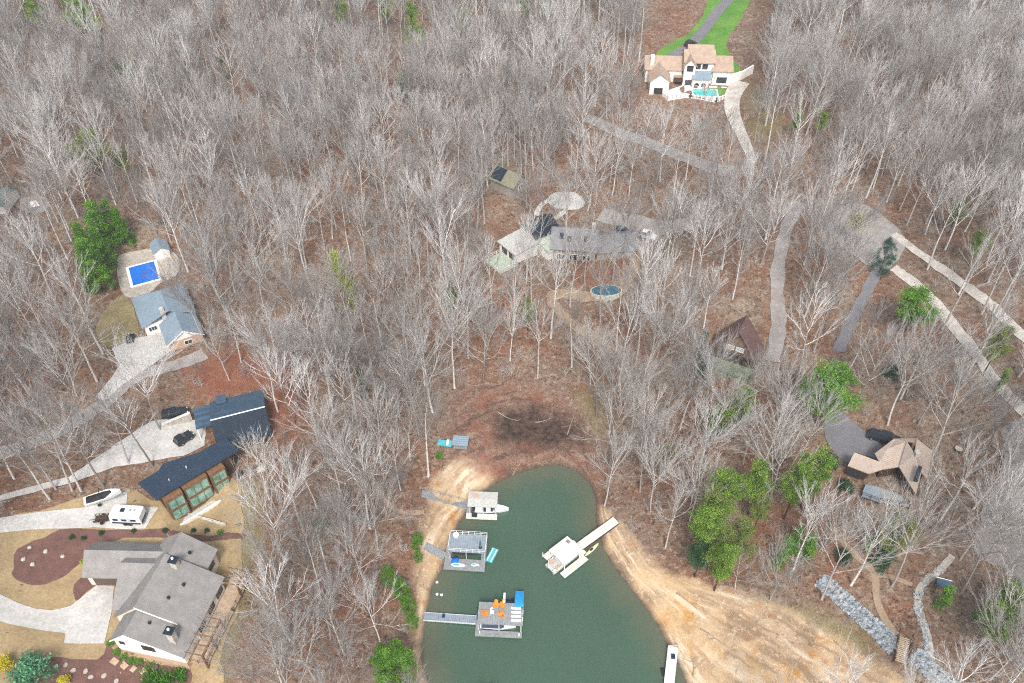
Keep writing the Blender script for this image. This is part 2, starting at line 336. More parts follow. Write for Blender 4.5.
# water
def water_mat():
    m=bpy.data.materials.new('lake_water'); m.use_nodes=True; nt=m.node_tree; N=nt.nodes; L=nt.links; b=N['Principled BSDF']
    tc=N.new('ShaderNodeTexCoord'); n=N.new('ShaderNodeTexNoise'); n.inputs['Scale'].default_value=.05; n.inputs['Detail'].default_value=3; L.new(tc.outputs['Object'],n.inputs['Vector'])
    mx=N.new('ShaderNodeMix'); mx.data_type='RGBA'; mx.inputs['A'].default_value=lin('#3c5342')+(1,); mx.inputs['B'].default_value=lin('#48614f')+(1,); L.new(n.outputs['Fac'],mx.inputs['Factor'])  # broad variation in the base colour imitates uneven sky reflection
    at=N.new('ShaderNodeAttribute'); at.attribute_name='depth'; n2=N.new('ShaderNodeTexNoise'); n2.inputs['Scale'].default_value=.25; n2.inputs['Detail'].default_value=4; L.new(tc.outputs['Object'],n2.inputs['Vector'])
    ad=N.new('ShaderNodeMath'); ad.operation='MULTIPLY_ADD'; ad.inputs[1].default_value=5; L.new(n2.outputs['Fac'],ad.inputs[0]); L.new(at.outputs['Fac'],ad.inputs[2]); mr=N.new('ShaderNodeMapRange'); mr.interpolation_type='SMOOTHSTEP'; mr.inputs['From Min'].default_value=2.2; mr.inputs['From Max'].default_value=9; L.new(ad.outputs[0],mr.inputs['Value'])
    m3=N.new('ShaderNodeMix'); m3.data_type='RGBA'; m3.inputs['A'].default_value=lin('#5a5e4c')+(1,); L.new(mr.outputs['Result'],m3.inputs['Factor']); L.new(mx.outputs['Result'],m3.inputs['B'])
    L.new(m3.outputs['Result'],b.inputs['Base Color']); b.inputs['Roughness'].default_value=.03; b.inputs['IOR'].default_value=1.45; b.inputs['Specular IOR Level'].default_value=.5
    w=N.new('ShaderNodeTexNoise'); w.inputs['Scale'].default_value=.8; w.inputs['Detail'].default_value=4; L.new(tc.outputs['Object'],w.inputs['Vector'])
    bp=N.new('ShaderNodeBump'); bp.inputs['Strength'].default_value=.15; bp.inputs['Distance'].default_value=.08; L.new(w.outputs['Fac'],bp.inputs['Height']); L.new(bp.outputs['Normal'],b.inputs['Normal'])
    return m
wxa=np.concatenate([np.linspace(-95,-31,9),np.arange(-30,62,1.),np.linspace(62,145,10)]); wya=np.concatenate([np.linspace(-255,39,14),np.arange(40,113,1.)])
wx,wy=np.meshgrid(wxa,wya); wm=MB(); wi=np.arange(wx.size).reshape(wx.shape)
wm.add([(x,y,0.) for x,y in zip(wx.ravel(),wy.ravel())],[(wi[j,i],wi[j,i+1],wi[j+1,i+1],wi[j+1,i]) for j in range(wx.shape[0]-1) for i in range(wx.shape[1]-1)])
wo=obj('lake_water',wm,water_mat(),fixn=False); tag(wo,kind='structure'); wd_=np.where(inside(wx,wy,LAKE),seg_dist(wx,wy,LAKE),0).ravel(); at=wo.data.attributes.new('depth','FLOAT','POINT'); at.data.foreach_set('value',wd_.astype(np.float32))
# ------------------------------------------------------------------ lawns, drives, roads
def c1(pts,sc,ox,oy): return [(ox+x/sc,oy+y/sc) for x,y in pts]
A=lambda *p:c1(p,3.365,0,480)
drape('lawn',[(-12,545),(-5,522),(30,512),(70,502),(125,487),(160,502),(205,490),(228,478),(240,492),(243,545),(240,600),(222,650),(205,692),(-12,692)],M['tlawn'],.10,4,jit=.25)
drape('mulch_bed',A((45,300),(60,235),(150,195),(250,165),(560,165),(800,180),(805,200),(560,197),(420,197),(330,235),(250,300),(180,345),(110,355),(50,330)),M['mulch'],.16,3,jit=.12)
drape('mulch_bed',A((150,600),(330,605),(362,556),(410,595),(540,625),(640,640),(600,700),(180,700),(60,660)),M['mulch'],.16,3,jit=.12)
drape('mulch_bed',A((250,355),(285,325),(325,330),(330,352),(295,375),(262,408),(250,390)),M['mulch'],.15,3,jit=.05)
drape('driveway',A((-25,372),(0,385),(60,415),(120,435),(180,440),(240,425),(290,385),(330,352),(385,356),(378,440),(352,552),(217,551),(222,517),(100,500),(40,488),(-25,470)),M['concrete'],.20,0)
drape('driveway',A((-25,132),(0,130),(130,110),(280,95),(410,40),(430,45),(427,85),(535,95),(490,165),(320,161),(170,166),(0,180),(-25,184)),M['concrete'],.21,0)
Bq=lambda *p:c1(p,4.88,0,360)
drape('driveway',Bq((-40,672),(0,662),(340,570),(470,480),(600,390),(740,300),(900,290),(1010,300),(1000,420),(900,470),(820,480),(740,495),(560,525),(370,595),(0,693),(-40,703)),M['concrete'],.19,0,jit=.1)
road('drive_lane',Bq((-60,482),(0,460),(150,408),(350,312),(520,205),(620,110),(720,62),(880,20),(1000,-30)),2.6,M['gravel'],.15,jit=.15)
drape('driveway',[(112,349),(133,339),(152,336),(168,340),(173,350),(152,366),(120,388),(105,402),(96,398),(112,378),(120,366)],M['concrete'],.22,0)
drape('pool_deck',[(117,262),(124,254),(150,249),(170,250),(180,262),(176,276),(160,284),(150,293),(128,298),(119,284)],M['sidew'],.14,3)
drape('lawn',[(97,330),(104,312),(118,298),(128,297),(139,330),(124,344),(104,346)],M['olawn'],.12,4,jit=.2)
drape('gravel_yard',[(22,199),(42,197),(50,207),(38,214),(22,210)],M['gravel'],.1,4)
Tq=lambda *p:c1(p,5.94,815,415)
drape('driveway',Tq((120,-40),(170,-10),(230,50),(300,105),(400,190),(350,260),(235,222),(195,290),(120,230),(60,140),(60,20)),M['asphalt'],.14,2)
drape('lawn',[(655,56),(668,45),(690,32),(704,14),(712,-6),(750,-6),(742,18),(728,38),(728,52),(742,72),(728,74),(676,60)],M['glawn'],.14,3,jit=.3)
road('driveway',[(738,-10),(724,5),(713,18),(702,33),(688,47),(672,58)],3.6,M['asphalt'],.22)
road('driveway',[(741,82),(733,95),(732,110),(737,125),(745,143),(751,158),(750,176)],(5.,1.6),M['lane'],.16)
road('woodland_road',[(585,118),(605,126),(640,140),(672,153),(705,166),(735,172)],4,M['gravel'],.14,jit=.2)
drape('gravel_lot',[(1004,425),(1006,450),(993,490),(980,522),(973,545),(986,562),(1004,568),(1045,590),(1070,430)],mat('dusty_gravel','#8f8b88',.16,.4,.95,fine=3,litter=.8),.12,4,jit=.3,block=False)
drape('cul_de_sac',[(826,222),(838,209),(860,204),(885,218),(904,238),(901,256),(884,270),(866,265),(848,252),(832,238)],M['gravel'],.16,3,jit=.3)
road('lane',[(893,234),(905,243),(940,268),(975,293),(1010,325),(1040,350)],2.3,M['lane'],.17,jit=.2)
road('lane',[(893,268),(905,277),(935,303),(965,340),(990,375),(1012,400),(1040,432)],2.4,M['lane'],.17,jit=.2)
road('driveway',[(800,203),(788,225),(779,260),(777,300),(778,335),(772,362)],3.0,M['gravel'],.15,jit=.25)
road('driveway',[(880,262),(870,285),(857,310),(845,335),(838,352)],2.4,M['asphalt'],.15,jit=.25)
road('driveway',[(700,222),(660,228),(630,222),(600,215)],4.2,M['gravel'],.15,jit=.2)
road('driveway',[(660,232),(640,252),(630,275),(618,292),(590,297),(560,294),(552,300),(565,318),(590,335),(608,352)],2.4,M['dirt'],.14,jit=.25)
drape('concrete_pad',[(547,200),(556,193),(575,193),(585,203),(578,210),(556,209)],M['lightr'],.2,2)
road('footpath',[(536,216),(541,206),(550,200)],1.2,M['lightr'],.16,step=.6)
road('footpath',[(566,211),(556,218),(546,224)],1.2,M['lightr'],.16,step=.6)
road('footpath',[(832,528),(845,545),(858,558),(873,572),(876,590),(879,608),(890,627),(903,642)],1.1,M['dirt'],.1,step=.6,jit=.1)
road('flagstone_path',[(952,556),(938,572),(920,588),(918,605),(921,618),(928,640),(931,662)],1.1,M['sidew'],.1,step=.6,jit=.12)
road('footpath',[(870,575),(890,577),(912,585)],.8,M['dirt'],.09,step=.6,jit=.1)
road('footpath',[(355,455),(370,475),(385,500),(400,512),(424,512)],1.0,M['dirt'],.09,step=.6,jit=.15)
# ------------------------------------------------------------------ houses
def window(par,fr,u,v,z,w,h,side,mf=None,mg=None,name='window',mull=1,d=.06):
    """window whose outer face looks along side ('u+','u-','v+','v-'); (u,v,z) is the centre on the wall face"""
    mf=mf or M['white']; mg=mg or M['glass']; t=.09
    sg=1 if side[1]=='+' else -1
    def bx(mb,a0,a1,z0,z1,d0,d1):
        if side[0]=='u': mb.box(min(u+sg*d0,u+sg*d1),max(u+sg*d0,u+sg*d1),v+a0,v+a1,z+z0,z+z1)
        else: mb.box(u+a0,u+a1,min(v+sg*d0,v+sg*d1),max(v+sg*d0,v+sg*d1),z+z0,z+z1)
    f=MB(fr); bx(f,-w/2-t,-w/2,-h/2-t,h/2+t,-.03,d); bx(f,w/2,w/2+t,-h/2-t,h/2+t,-.03,d); bx(f,-w/2,w/2,h/2,h/2+t,-.03,d); bx(f,-w/2,w/2,-h/2-t,-h/2,-.03,d)
    for i in range(mull): a=-w/2+w*(i+1)/(mull+1); bx(f,a-.03,a+.03,-h/2,h/2,-.03,d-.01)
    o=obj(name,f,mf,par); g=MB(fr); bx(g,-w/2,w/2,-h/2,h/2,-.02,.02); obj('pane',g,mg,o); return o
def door(par,fr,u,v,z,w,h,side,m,name='door',knob=True):
    sg=1 if side[1]=='+' else -1; d=MB(fr)
    def bx(mb,a0,a1,z0,z1,d0,d1):
        if side[0]=='u': mb.box(min(u+sg*d0,u+sg*d1),max(u+sg*d0,u+sg*d1),v+a0,v+a1,z+z0,z+z1)
        else: mb.box(u+a0,u+a1,min(v+sg*d0,v+sg*d1),max(v+sg*d0,v+sg*d1),z+z0,z+z1)
    bx(d,-w/2,w/2,0,h,-.03,.05)
    for k in range(3): bx(d,-w/2+.08,w/2-.08,.1+h*k/3.1,h*(k+.85)/3.1,.05,.07)
    o=obj(name,d,m,par)
    if knob: k=MB(fr); bx(k,w*.35,w*.35+.1,1,1.1,.05,.14); obj('handle',k,M['metal'],o)
    return o
def gable(wm,rm,fr,u0,u1,v0,v1,zb,z0,z1,zr,vr=None,ov=.45,th=.2,hip0=0,hip1=0,rw=True):
    """box u0..u1 x v0..v1 with ridge along u at v=vr, eave heights z0 (v0) and z1 (v1); hip0/hip1 pull the ridge ends in"""
    vr=(v0+v1)/2 if vr is None else vr; s0=(zr-z0)/(vr-v0); s1=(zr-z1)/(v1-vr); g=.06
    if wm is not None:
        w=MB(fr)
        ring=[(v0,zb),(v1,zb),(v1,z1-g),(vr,zr-g-th),(v0,z0-g)] if not(hip0 or hip1) else [(v0,zb),(v1,zb),(v1,z1-g-.1),(v0,z0-g-.1)]
        wm.fr=fr; wm.loft([[(u0,a,b) for a,b in ring],[(u1,a,b) for a,b in ring]])
    rm.fr=fr; o0=0 if hip0 else ov; o1=0 if hip1 else ov
    a0,a1=u0-ov,u1+ov; r0=u0-o0+hip0; r1=u1+o1-hip1
    e0=z0-s0*ov; e1=z1-s1*ov
    rm.slab([(a0,v0-ov,e0),(a1,v0-ov,e0),(r1,vr,zr),(r0,vr,zr)],th); rm.slab([(a1,v1+ov,e1),(a0,v1+ov,e1),(r0,vr,zr),(r1,vr,zr)],th)
    if hip0: rm.slab([(a0,v1+ov,e1),(a0,v0-ov,e0),(r0,vr,zr)],th)
    if hip1: rm.slab([(a1,v0-ov,e0),(a1,v1+ov,e1),(r1,vr,zr)],th)
def cap(par,fr,u0,u1,v,z,m,name='ridge_cap'):
    b=MB(fr); b.extr([(u0,v-.16,z-.1),(u0,v,z+.05),(u0,v+.16,z-.1),(u0,v,z-.02)],(u1-u0,0,0)); return obj(name,b,m,par)
def railing(mb,pts,h=1.0,sp=1.8,r=.035,rails=(1.0,.55)):
    for a,b in zip(pts,pts[1:]):
        L=math.dist(a[:2],b[:2]); n=max(1,round(L/sp))
        for i in range(n+1):
            t=i/n; p=tuple(a[k]+(b[k]-a[k])*t for k in range(3)); mb.cbox(p[0],p[1],p[2],.09,.09,h)
        for q in rails: mb.tube((a[0],a[1],a[2]+h*q),(b[0],b[1],b[2]+h*q),r,r,4)

# --- brown-grey house with two chimneys (bottom left corner)
h=thing('shingled_house','large grey shingled house with two capped chimneys and white south gable','house',(-55.6,69,10.6))
fr=frame(-55.6,69,78.3)
sw=MB();sr=MB()
gable(sw,sr,fr,-8.1,-4.2,-8.2,2.9,8.2,13.7,14.6,17.3,vr=0)
uw=MB();ur=MB()
gable(uw,ur,fr,-4.2,4.4,-8.6,5.0,8.4,14.6,13.6,18.4,vr=0)
nw=MB();nr=MB()
gable(nw,nr,fr,4.4,8.8,-5.4,3.2,8.4,14.9,15.2,17.9,vr=-.3)
w=obj('wall',uw,M['cream'],h); obj('wall',nw,M['cream'],h); obj('wall',sw,M['white'],h)
obj('roof',ur,M['shingle'],h); obj('roof',nr,M['shingle'],h); obj('roof',sr,M['shingle'],h)
obj('stone_base',MB(fr).box(-8.19,-4.3,-8.28,2.98,8.1,11.0),M['tanw'],h)
gf=frame(-65,75.6,-1.5); gw=MB();gr=MB(); gable(gw,gr,gf,-3.3,9.5,-3.0,2.8,9.5,14.1,14.1,16.5); obj('wall',gw,M['cream'],h); obj('roof',gr,M['shingle'],h)
cf=frame(-58.4,72.8,-2); cw=MB();cr=MB(); gable(cw,cr,cf,-3.2,3.4,-6.0,2.6,9.5,13.9,15.2,16.9,vr=.1,ov=.35); obj('wall',cw,M['cream'],h); obj('roof',cr,M['shingle'],h)
obj('gable_trim',MB(fr).slab([(-4.62,.1,18.34),(-4.62,-6.2,15.73),(-4.68,-6.2,15.73),(-4.68,.1,18.34)],.4).slab([(-8.57,0,17.28),(-8.57,-8.6,13.56),(-8.63,-8.6,13.56),(-8.63,0,17.28)],.3).slab([(-8.57,0,17.28),(-8.57,3.3,14.2),(-8.63,3.3,14.2),(-8.63,0,17.28)],.3),M['white'],h)
for (u,v,zb,z2) in ((3.6,-2.2,15.5,19.1),(-6.6,-6.4,13.5,17.3)):
    c=obj('chimney',MB(fr).cbox(u,v,zb,.95,1.0,z2-zb),M['stone'],h,.03); q=obj('chimney_cap',MB(fr).cbox(u,v,z2,1.3,1.35,.22).cbox(u,v,z2+.22,.75,.75,.18),M['dslate'],c,.02); obj('flue',MB(fr).disc(u,v,z2+.4,z2+.62,.2,n=10),M['white'],q)
for (v,z,ww,hh,mu) in ((-2.6,13.3,1.9,1.15,2),(1.7,13.4,.7,.6,0)): window(h,fr,-8.12,v,z,ww,hh,'u-',M['dwood'],mull=mu)
for vv,uu in ((5.03,-2.6),(5.03,1.2)): door(h,fr,uu,vv,11.1,2.7,2.3,'v+',M['navyp'],'garage_door')
door(h,gf,-.4,-3.03,10.7,4.2,2.4,'v-',mat('brown_garage_door','#5f5148',.12,1.5,.7),'garage_door')
for uu in (-2.8,.2,3.0): window(h,fr,uu,-8.63,12.9,1.6,1.5,'v-',M['dwood'])
for uu in (-1.6,2.4): window(h,fr,uu,-8.63,10,1.6,1.3,'v-',M['dwood'])
window(h,fr,7,-5.43,13.2,1.4,1.3,'v-',M['dwood'])
for u,v,z in ((-1.5,-3.5,17.0),(1.2,-4.5,16.7),(6.4,-3,17.2),(-5.6,-2.4,16.4)): obj('roof_vent',MB(fr).cbox(u,v,z-.3,.35,.35,.55),M['dslate'],h)
# rear deck, two levels
dk=MB(fr).box(-8.0,6.8,-11.6,-8.75,11.2,11.42); obj('deck_floor',dk,M['woodp'],h)
dp=MB(fr)
for u in (-7.9,-5,-2,1,4,6.7): obj('deck_post',MB(fr).cbox(u,-11.5,8.0,.28,.28,5.9 if u<-4 or u>3 else (5.6 if u<-1 else 4.3)),M['wood'],h)
dp.box(-8.1,-1.9,-11.66,-11.36,13.9,14.2); dq=MB(fr).box(3.9,6.9,-11.66,-11.36,13.9,14.2)
for u in (-7.9,-6.4,-4.9,-3.4,-2.0): dp.box(u-.08,u+.08,-11.7,-8.7,14.19,14.36)
for u in (4.0,5.4,6.7): dq.box(u-.08,u+.08,-11.7,-8.7,14.19,14.36)
obj('pergola_beam',dq,M['wood'],h)
obj('pergola_beam',dp,M['wood'],h); rl=MB(fr); railing(rl,[(-8,-8.9,11.42),(-8,-11.55,11.42),(6.75,-11.55,11.42),(6.75,-8.9,11.42)],1.05,1.5); obj('deck_railing',rl,M['wood'],h)
st=MB(fr)
for i in range(9): st.box(6.9+i*.3,7.25+i*.3,-11.4,-10.2,11.1-i*.26,11.2-i*.26)
obj('deck_stair',st,M['wood'],h)

# --- modern house with blue standing-seam roof
h=thing('modern_house','modern two storey house with blue metal shed roof and green glazing','house',(-57,92,11.6)); fr=frame(-58.9,86.3,42.7)
obj('wall',MB(fr).loft([[(u,0.5,9.8),(u,5.9,9.8),(u,5.9,15.0),(u,.5,16.2)] for u in (-.6,12.6)]),M['dwood'],h)
rf=obj('roof',MB(fr).slab([(-1.6,-.1,16.75),(14,0.0,16.75),(14.1,4.9,15.7),(8.6,5.4,15.6),(3.8,7.6,15.15),(3.0,7.8,15.1),(1.6,6.6,15.35),(-2.2,6.6,15.35)],.22),M['navy'],h)
sm=MB(fr)
for i in range(38):
    u=-1.3+i*.4; vt=6.55 if u<1.6 else (7.5-(u-3.8)*.43 if u>3.8 and u<8.6 else (5.35 if u>=8.6 else 6.9)); 
    if u>8.6: vt=5.35-(u-8.6)*.09
    sm.slab([(u-.03,.0,16.80),(u+.03,.0,16.80),(u+.03,vt-.1,16.83-(vt)*.215),(u-.03,vt-.1,16.83-(vt)*.215)],.09)
obj('seam',sm,M['navy'],rf); obj('vent_pipe',MB(fr).disc(5.5,3.2,16,16.55,.12,n=8),M['rail'],rf); obj('vent_pipe',MB(fr).disc(2.0,2.6,16.1,16.6,.1,n=8),M['rail'],rf)
# three glazed bays with timber frames, two storeys each
for k,(u0,u1,dv) in enumerate(((-.6,2.6,-.9),(2.9,7.4,-.5),(7.7,10.6,-.9))):
    obj('bay',MB(fr).box(u0,u1,dv,.5,9.5,15.9),M['wood'],h)
    for zc_,hh in ((14.35,2.2),(11.6,2.3)):
        window(h,fr,(u0+u1)/2,dv-.02,zc_,u1-u0-.5,hh,'v-',M['wood'],M['gglass'],mull=1 if k!=1 else 2,d=.14)
    obj('spandrel',MB(fr).box(u0-.05,u1+.05,dv-.12,dv-.02,12.85,13.15),M['wood'],h)
obj('terrace_wall',MB(fr).box(-.9,11.5,-2.2,-1.9,9.0,10.0),M['white'],h); obj('terrace',MB(fr).box(-.9,11.5,-1.9,-.92,9.0,9.8),M['concrete'],h)
obj('terrace',MB(fr).box(11.5,16.8,-2.0,2.2,9.3,11.0),M['paledeck'],h); obj('stair',MB(fr).box(14.8,16.6,2.2,4.6,9.3,10.6).box(14.8,16.6,4.6,5.2,9.3,10.9),M['paledeck'],h)
ra=MB(fr); railing(ra,[(11.5,-1.9,11),(16.7,-1.9,11),(16.7,2.1,11)],1,1.3); obj('railing',ra,M['rail'],h)
door(h,fr,12.62,2.6,11.1,1.6,2.2,'u+',M['gglass'],'glass_door')
t=thing('patio_grill','dark covered grill on the terrace of the blue-roofed modern house','grill',fr(12.6,-.6,11.0)); g_=MB(fr).cbox(12.6,-.6,11.0,1.4,.7,.85); obj('cabinet',g_,M['dslate'],t,.05); obj('hood',MB(fr).loft([[(u,-.95,11.86),(u,-.25,11.86),(u,-.3,12.15),(u,-.6,12.3),(u,-.9,12.15)] for u in (12.1,13.0)]),M['black'],t)
# low rail fence running from the terrace
p=[G(180,515),G(190,516),G(202,519),G(213,522),G(226,526)]
t=thing('rail_fence','low white post fence running from the modern house across the lawn','fence',p[0])
for q in p:
    obj('post',MB().cbox(q[0],q[1],q[2]-.2,.22,.22,1.05),M['stone'],t)
rl=MB()
for a,b in zip(p,p[1:]):
    for hz in (.35,.72): rl.tube((a[0],a[1],a[2]+hz),(b[0],b[1],b[2]+hz),.07,.07,4)
obj('rail',rl,M['paledeck'],t); lw=MB()
for a,b in zip(p,p[1:]):
    d=Vector((b[0]-a[0],b[1]-a[1],0)).normalized(); n_=Vector((-d.y,d.x,0))*.14
    lw.prism([(a[0]+n_.x,a[1]+n_.y),(b[0]+n_.x,b[1]+n_.y),(b[0]-n_.x,b[1]-n_.y),(a[0]-n_.x,a[1]-n_.y)],min(a[2],b[2])-.3,min(a[2],b[2])+.25)
obj('kerb_wall',lw,M['stone'],t)

# --- slate roofed garage, light and shade put into its two roof colours
h=thing('slate_roof_house','house with slate blue gable roof beside the red clay yard','house',(-51,106,11.4)); fr=frame(-50.4,104.2,20)
w_=MB();r_=MB(); gable(w_,r_,fr,-4.6,4.3,-3.6,6.6,9,14.4,14.8,17.2,vr=0,ov=.5)
obj('wall',w_,M['dwood'],h); q=r_; n=8
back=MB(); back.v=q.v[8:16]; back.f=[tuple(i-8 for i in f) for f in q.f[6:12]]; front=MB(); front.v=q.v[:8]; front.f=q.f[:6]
tag(obj('roof',back,M['slate'],h),'slate blue roof slope coloured lighter for sky light'); tag(obj('roof',front,M['dslate'],h),'darker lower roof slope')  # sky-lit back slope and shaded front slope painted as separate colours
cap(h,fr,-5.1,4.8,0,17.24,M['rail'])
porch=MB(fr).slab([(-8.2,1.2,14.6),(-4.9,1.2,14.6),(-4.9,6.8,14.4),(-8.2,6.8,14.4)],.2); obj('porch_roof',porch,M['slate'],h)
for a,b in ((-8,1.4),(-8,6.6)): obj('porch_post',MB(fr).cbox(a,b,10.5,.2,.2,3.9),M['white'],h)
obj('dormer',MB(fr).box(-3.6,-2.2,5.6,7.3,14.0,15.4).slab([(-3.8,5.2,15.6),(-2.0,5.2,15.6),(-2.0,7.6,15.4),(-3.8,7.6,15.4)],.15),M['slate'],h)
for u in (-2.5,2): window(h,fr,u,-3.63,12.6,1.4,1.4,'v-')
obj('landing',MB(fr).box(-1.0,5.2,-6.2,-3.7,9.4,10.5),M['paledeck'],h)
t=thing('retaining_wall','pale retaining wall between the white drive and the slate roofed house','wall',G(176,424)); a,b=G(163,427),G(193,421)
d=Vector((b[0]-a[0],b[1]-a[1],0)).normalized(); n_=Vector((-d.y,d.x,0))*.2; obj('wall_block',MB().prism([(a[0]+n_.x,a[1]+n_.y),(b[0]+n_.x,b[1]+n_.y),(b[0]-n_.x,b[1]-n_.y),(a[0]-n_.x,a[1]-n_.y)],a[2]-1,a[2]+.7),M['stone'],t); obj('coping',MB().prism([(a[0]+n_.x*1.4,a[1]+n_.y*1.4),(b[0]+n_.x*1.4,b[1]+n_.y*1.4),(b[0]-n_.x*1.4,b[1]-n_.y*1.4),(a[0]-n_.x*1.4,a[1]-n_.y*1.4)],a[2]+.7,a[2]+.82),M['paledeck'],t)

# --- house with the blue pool cover
h=thing('pool_house','blue-grey shingled house with tan front gable beside the covered pool','house',(-72,133,15)); fr=frame(-72,133,-61)
w_=MB();r_=MB(); gable(w_,r_,fr,-6.2,3.8,-5.4,4.5,13,17.9,17.9,20.2,vr=0,ov=.5,hip0=3.2); obj('wall',w_,M['white'],h); obj('roof',r_,M['bgrey'],h)
w_=MB();r_=MB(); gable(w_,r_,fr,2.6,10.6,-2.2,4.4,12,17.3,17.3,19.5,vr=1.1,ov=.45); obj('wall',w_,M['tanw'],h); obj('roof',r_,M['bgrey'],h)
obj('gable_siding',MB(fr).extr([(10.62,-2.0,17.2),(10.62,4.2,17.2),(10.62,1.1,19.15)],(.08,0,0)),M['white'],h)
obj('gable_trim',MB(fr).slab([(11.06,1.1,19.5),(11.06,-2.66,16.99),(11.12,-2.66,16.99),(11.12,1.1,19.5)],.28).slab([(11.06,1.1,19.5),(11.06,4.86,16.99),(11.12,4.86,16.99),(11.12,1.1,19.5)],.28),M['white'],h)
window(h,fr,10.63,1.5,16,1.4,.9,'u+'); window(h,fr,3.85,-3.9,16.6,1.5,1.0,'u+',mull=2); door(h,fr,6.4,-2.23,15.1,2.6,2.1,'v-',M['white'],'garage_door')
for u in (-4,-1): window(h,fr,u,-5.43,16.7,1.3,1.2,'v-')
obj('chimney',MB(fr).cbox(3.4,-1.1,17,.9,.9,3.6),M['stone'],h,.03); obj('porch_step',MB(fr).box(3.9,6.8,-4.6,-2.3,14.6,15.2),M['stone'],h)
h=thing('garden_shed','small blue-grey roofed shed behind the blue covered pool','shed',G(163,252)); sx,sy,sz=G(162,254); fr=frame(sx,sy,-61); w_=MB();r_=MB(); gable(w_,r_,fr,-1.9,1.9,-1.6,1.6,sz-.4,sz+2.2,sz+2.2,sz+3.2,ov=.25,th=.12); obj('wall',w_,M['white'],h); obj('roof',r_,M['bgrey'],h); door(h,fr,1.93,0,sz,1,1.8,'u+',M['white'])
t=thing('covered_pool','rectangular swimming pool under a bright blue winter cover','pool',(-81,145.6,16.5)); fr=frame(-81.05,145.6,-64)
z0=16.62; obj('coping',MB(fr).box(-3.9,3.9,-3.3,-2.55,15.8,z0).box(-3.9,3.9,2.55,3.3,15.8,z0).box(-3.9,-3.25,-2.55,2.55,15.8,z0).box(3.25,3.9,-2.55,2.55,15.8,z0),M['white'],t)
cv=MB(fr); nn=9; hh_=np.random.default_rng(3)
cv.add([(-3.4+6.8*i/(nn-1),-2.7+5.4*j/(nn-1),z0+.04-.10*math.sin(math.pi*i/(nn-1))*math.sin(math.pi*j/(nn-1))+hh_.uniform(0,.02)) for j in range(nn) for i in range(nn)],[(j*nn+i,j*nn+i+1,(j+1)*nn+i+1,(j+1)*nn+i) for j in range(nn-1) for i in range(nn-1)]); obj('cover',cv,M['cover'],t,smooth=True)
lv=MB(fr)
for i in range(46):
    a,b=R_.gauss(.3,.9),R_.gauss(0,.55); lv.add([(a,b,z0+.06),(a+.22,b+.05,z0+.07),(a+.1,b+.2,z0+.06)],[(0,1,2)])
tag(obj('leaf_litter',lv,mat('dry_leaf','#8a5a48',.2,3,.9),t,fixn=False),kind='stuff')

# --- tan roofed house (right)
h=thing('tan_roof_house','house with many-faceted tan shingle roof by the dark asphalt drive','house',(68,94,10.8))
def T(*p): return [P(815+x/5.94,415+y/5.94,z) for x,y,z in p]
rm=MB()
rm.slab(T((195,300,13.6),(235,222,15),(384,278,15),(402,322,13.9),(322,348,13.6)),.22,True)
rm.slab(T((355,228,14.6),(470,140,15.6),(545,153,16.9),(500,306,14.6),(400,322,13.9),(382,278,15.0)),.22,True)
rm.slab(T((470,140,15.5),(605,138,16.2),(590,160,16.9),(545,155,17)),.22,True); obj('roof',rm,M['tanroof'],h)
rm=MB(); rm.slab(T((545,155,17.0),(592,228,17.2),(632,262,17.3),(640,310,16.6),(600,472,13.6),(500,306,14.8)),.22,True); tag(obj('roof',rm,M['tanroof'],h),'pale sunlit looking roof slope on the near side')
rm=MB(); rm.slab(T((605,140,17.0),(700,215,14.2),(664,374,14.2),(626,330,16.2),(640,300,17.0),(592,228,17.2)),.22,True); obj('roof',rm,M['tanroof'],h)
def wl(pts,z0,z1,m,ins=.6):
    c=np.mean([p[:2] for p in pts],0); q=[]
    for p in pts:
        d=np.array(p[:2])-c; L=np.hypot(*d); q.append(tuple(c+d*(L-ins)/L))
    return obj('wall',MB().prism(q,z0,z1),m,h)
wl(T((195,300,13.6),(235,222,13.6),(388,278,13.6),(322,348,13.6)),9,13.3,M['dwood']); wl(T((355,228,14),(470,140,14),(600,150,14),(500,306,14),(388,318,14)),9,13.7,M['dwood']); wl(T((500,306,14),(600,150,14),(690,215,14),(655,365,14),(615,440,13.6)),9,13.4,M['dwood'])  # dark wall colour stands in for shade and dark windows under the roof
sk=T((602,237,17.0),(640,228,17.0)); obj('chimney',MB().cbox(sk[0][0],sk[0][1],14.5,.8,1.0,3.3),M['stone'],h)
g_=T((580,395,15.2),(605,405,15.0),(635,315,17.2),(612,305,17.2)); obj('skylight',MB().slab([(x,y,z+.32) for x,y,z in g_],.12,True),M['dslate'],h)
d=T((275,480,11.8),(300,410,11.8),(385,430,11.8),(500,470,11.8),(560,540,11.8),(380,515,11.8)); obj('deck_floor',MB().prism(d[:3]+[d[5]],11.6,11.8),M['ddeck'],h); obj('deck_floor',MB().prism([d[5],d[2],d[3],d[4]],11.57,11.77),M['tdeck'],h)
rl=MB(); railing(rl,[d[0],d[5],d[4],d[3]],1,1.5); obj('railing',rl,M['dwood'],h); 
for x,y,z in d: obj('deck_post',MB().cbox(x,y,9,.2,.2,2.6),M['dwood'],h)
f2=frame(*T((240,330,12))[0][:2],-28)
window(h,f2,0,-.9,12.2,2.6,1.6,'v-',M['dwood'],M['glass'],mull=2,name='window')
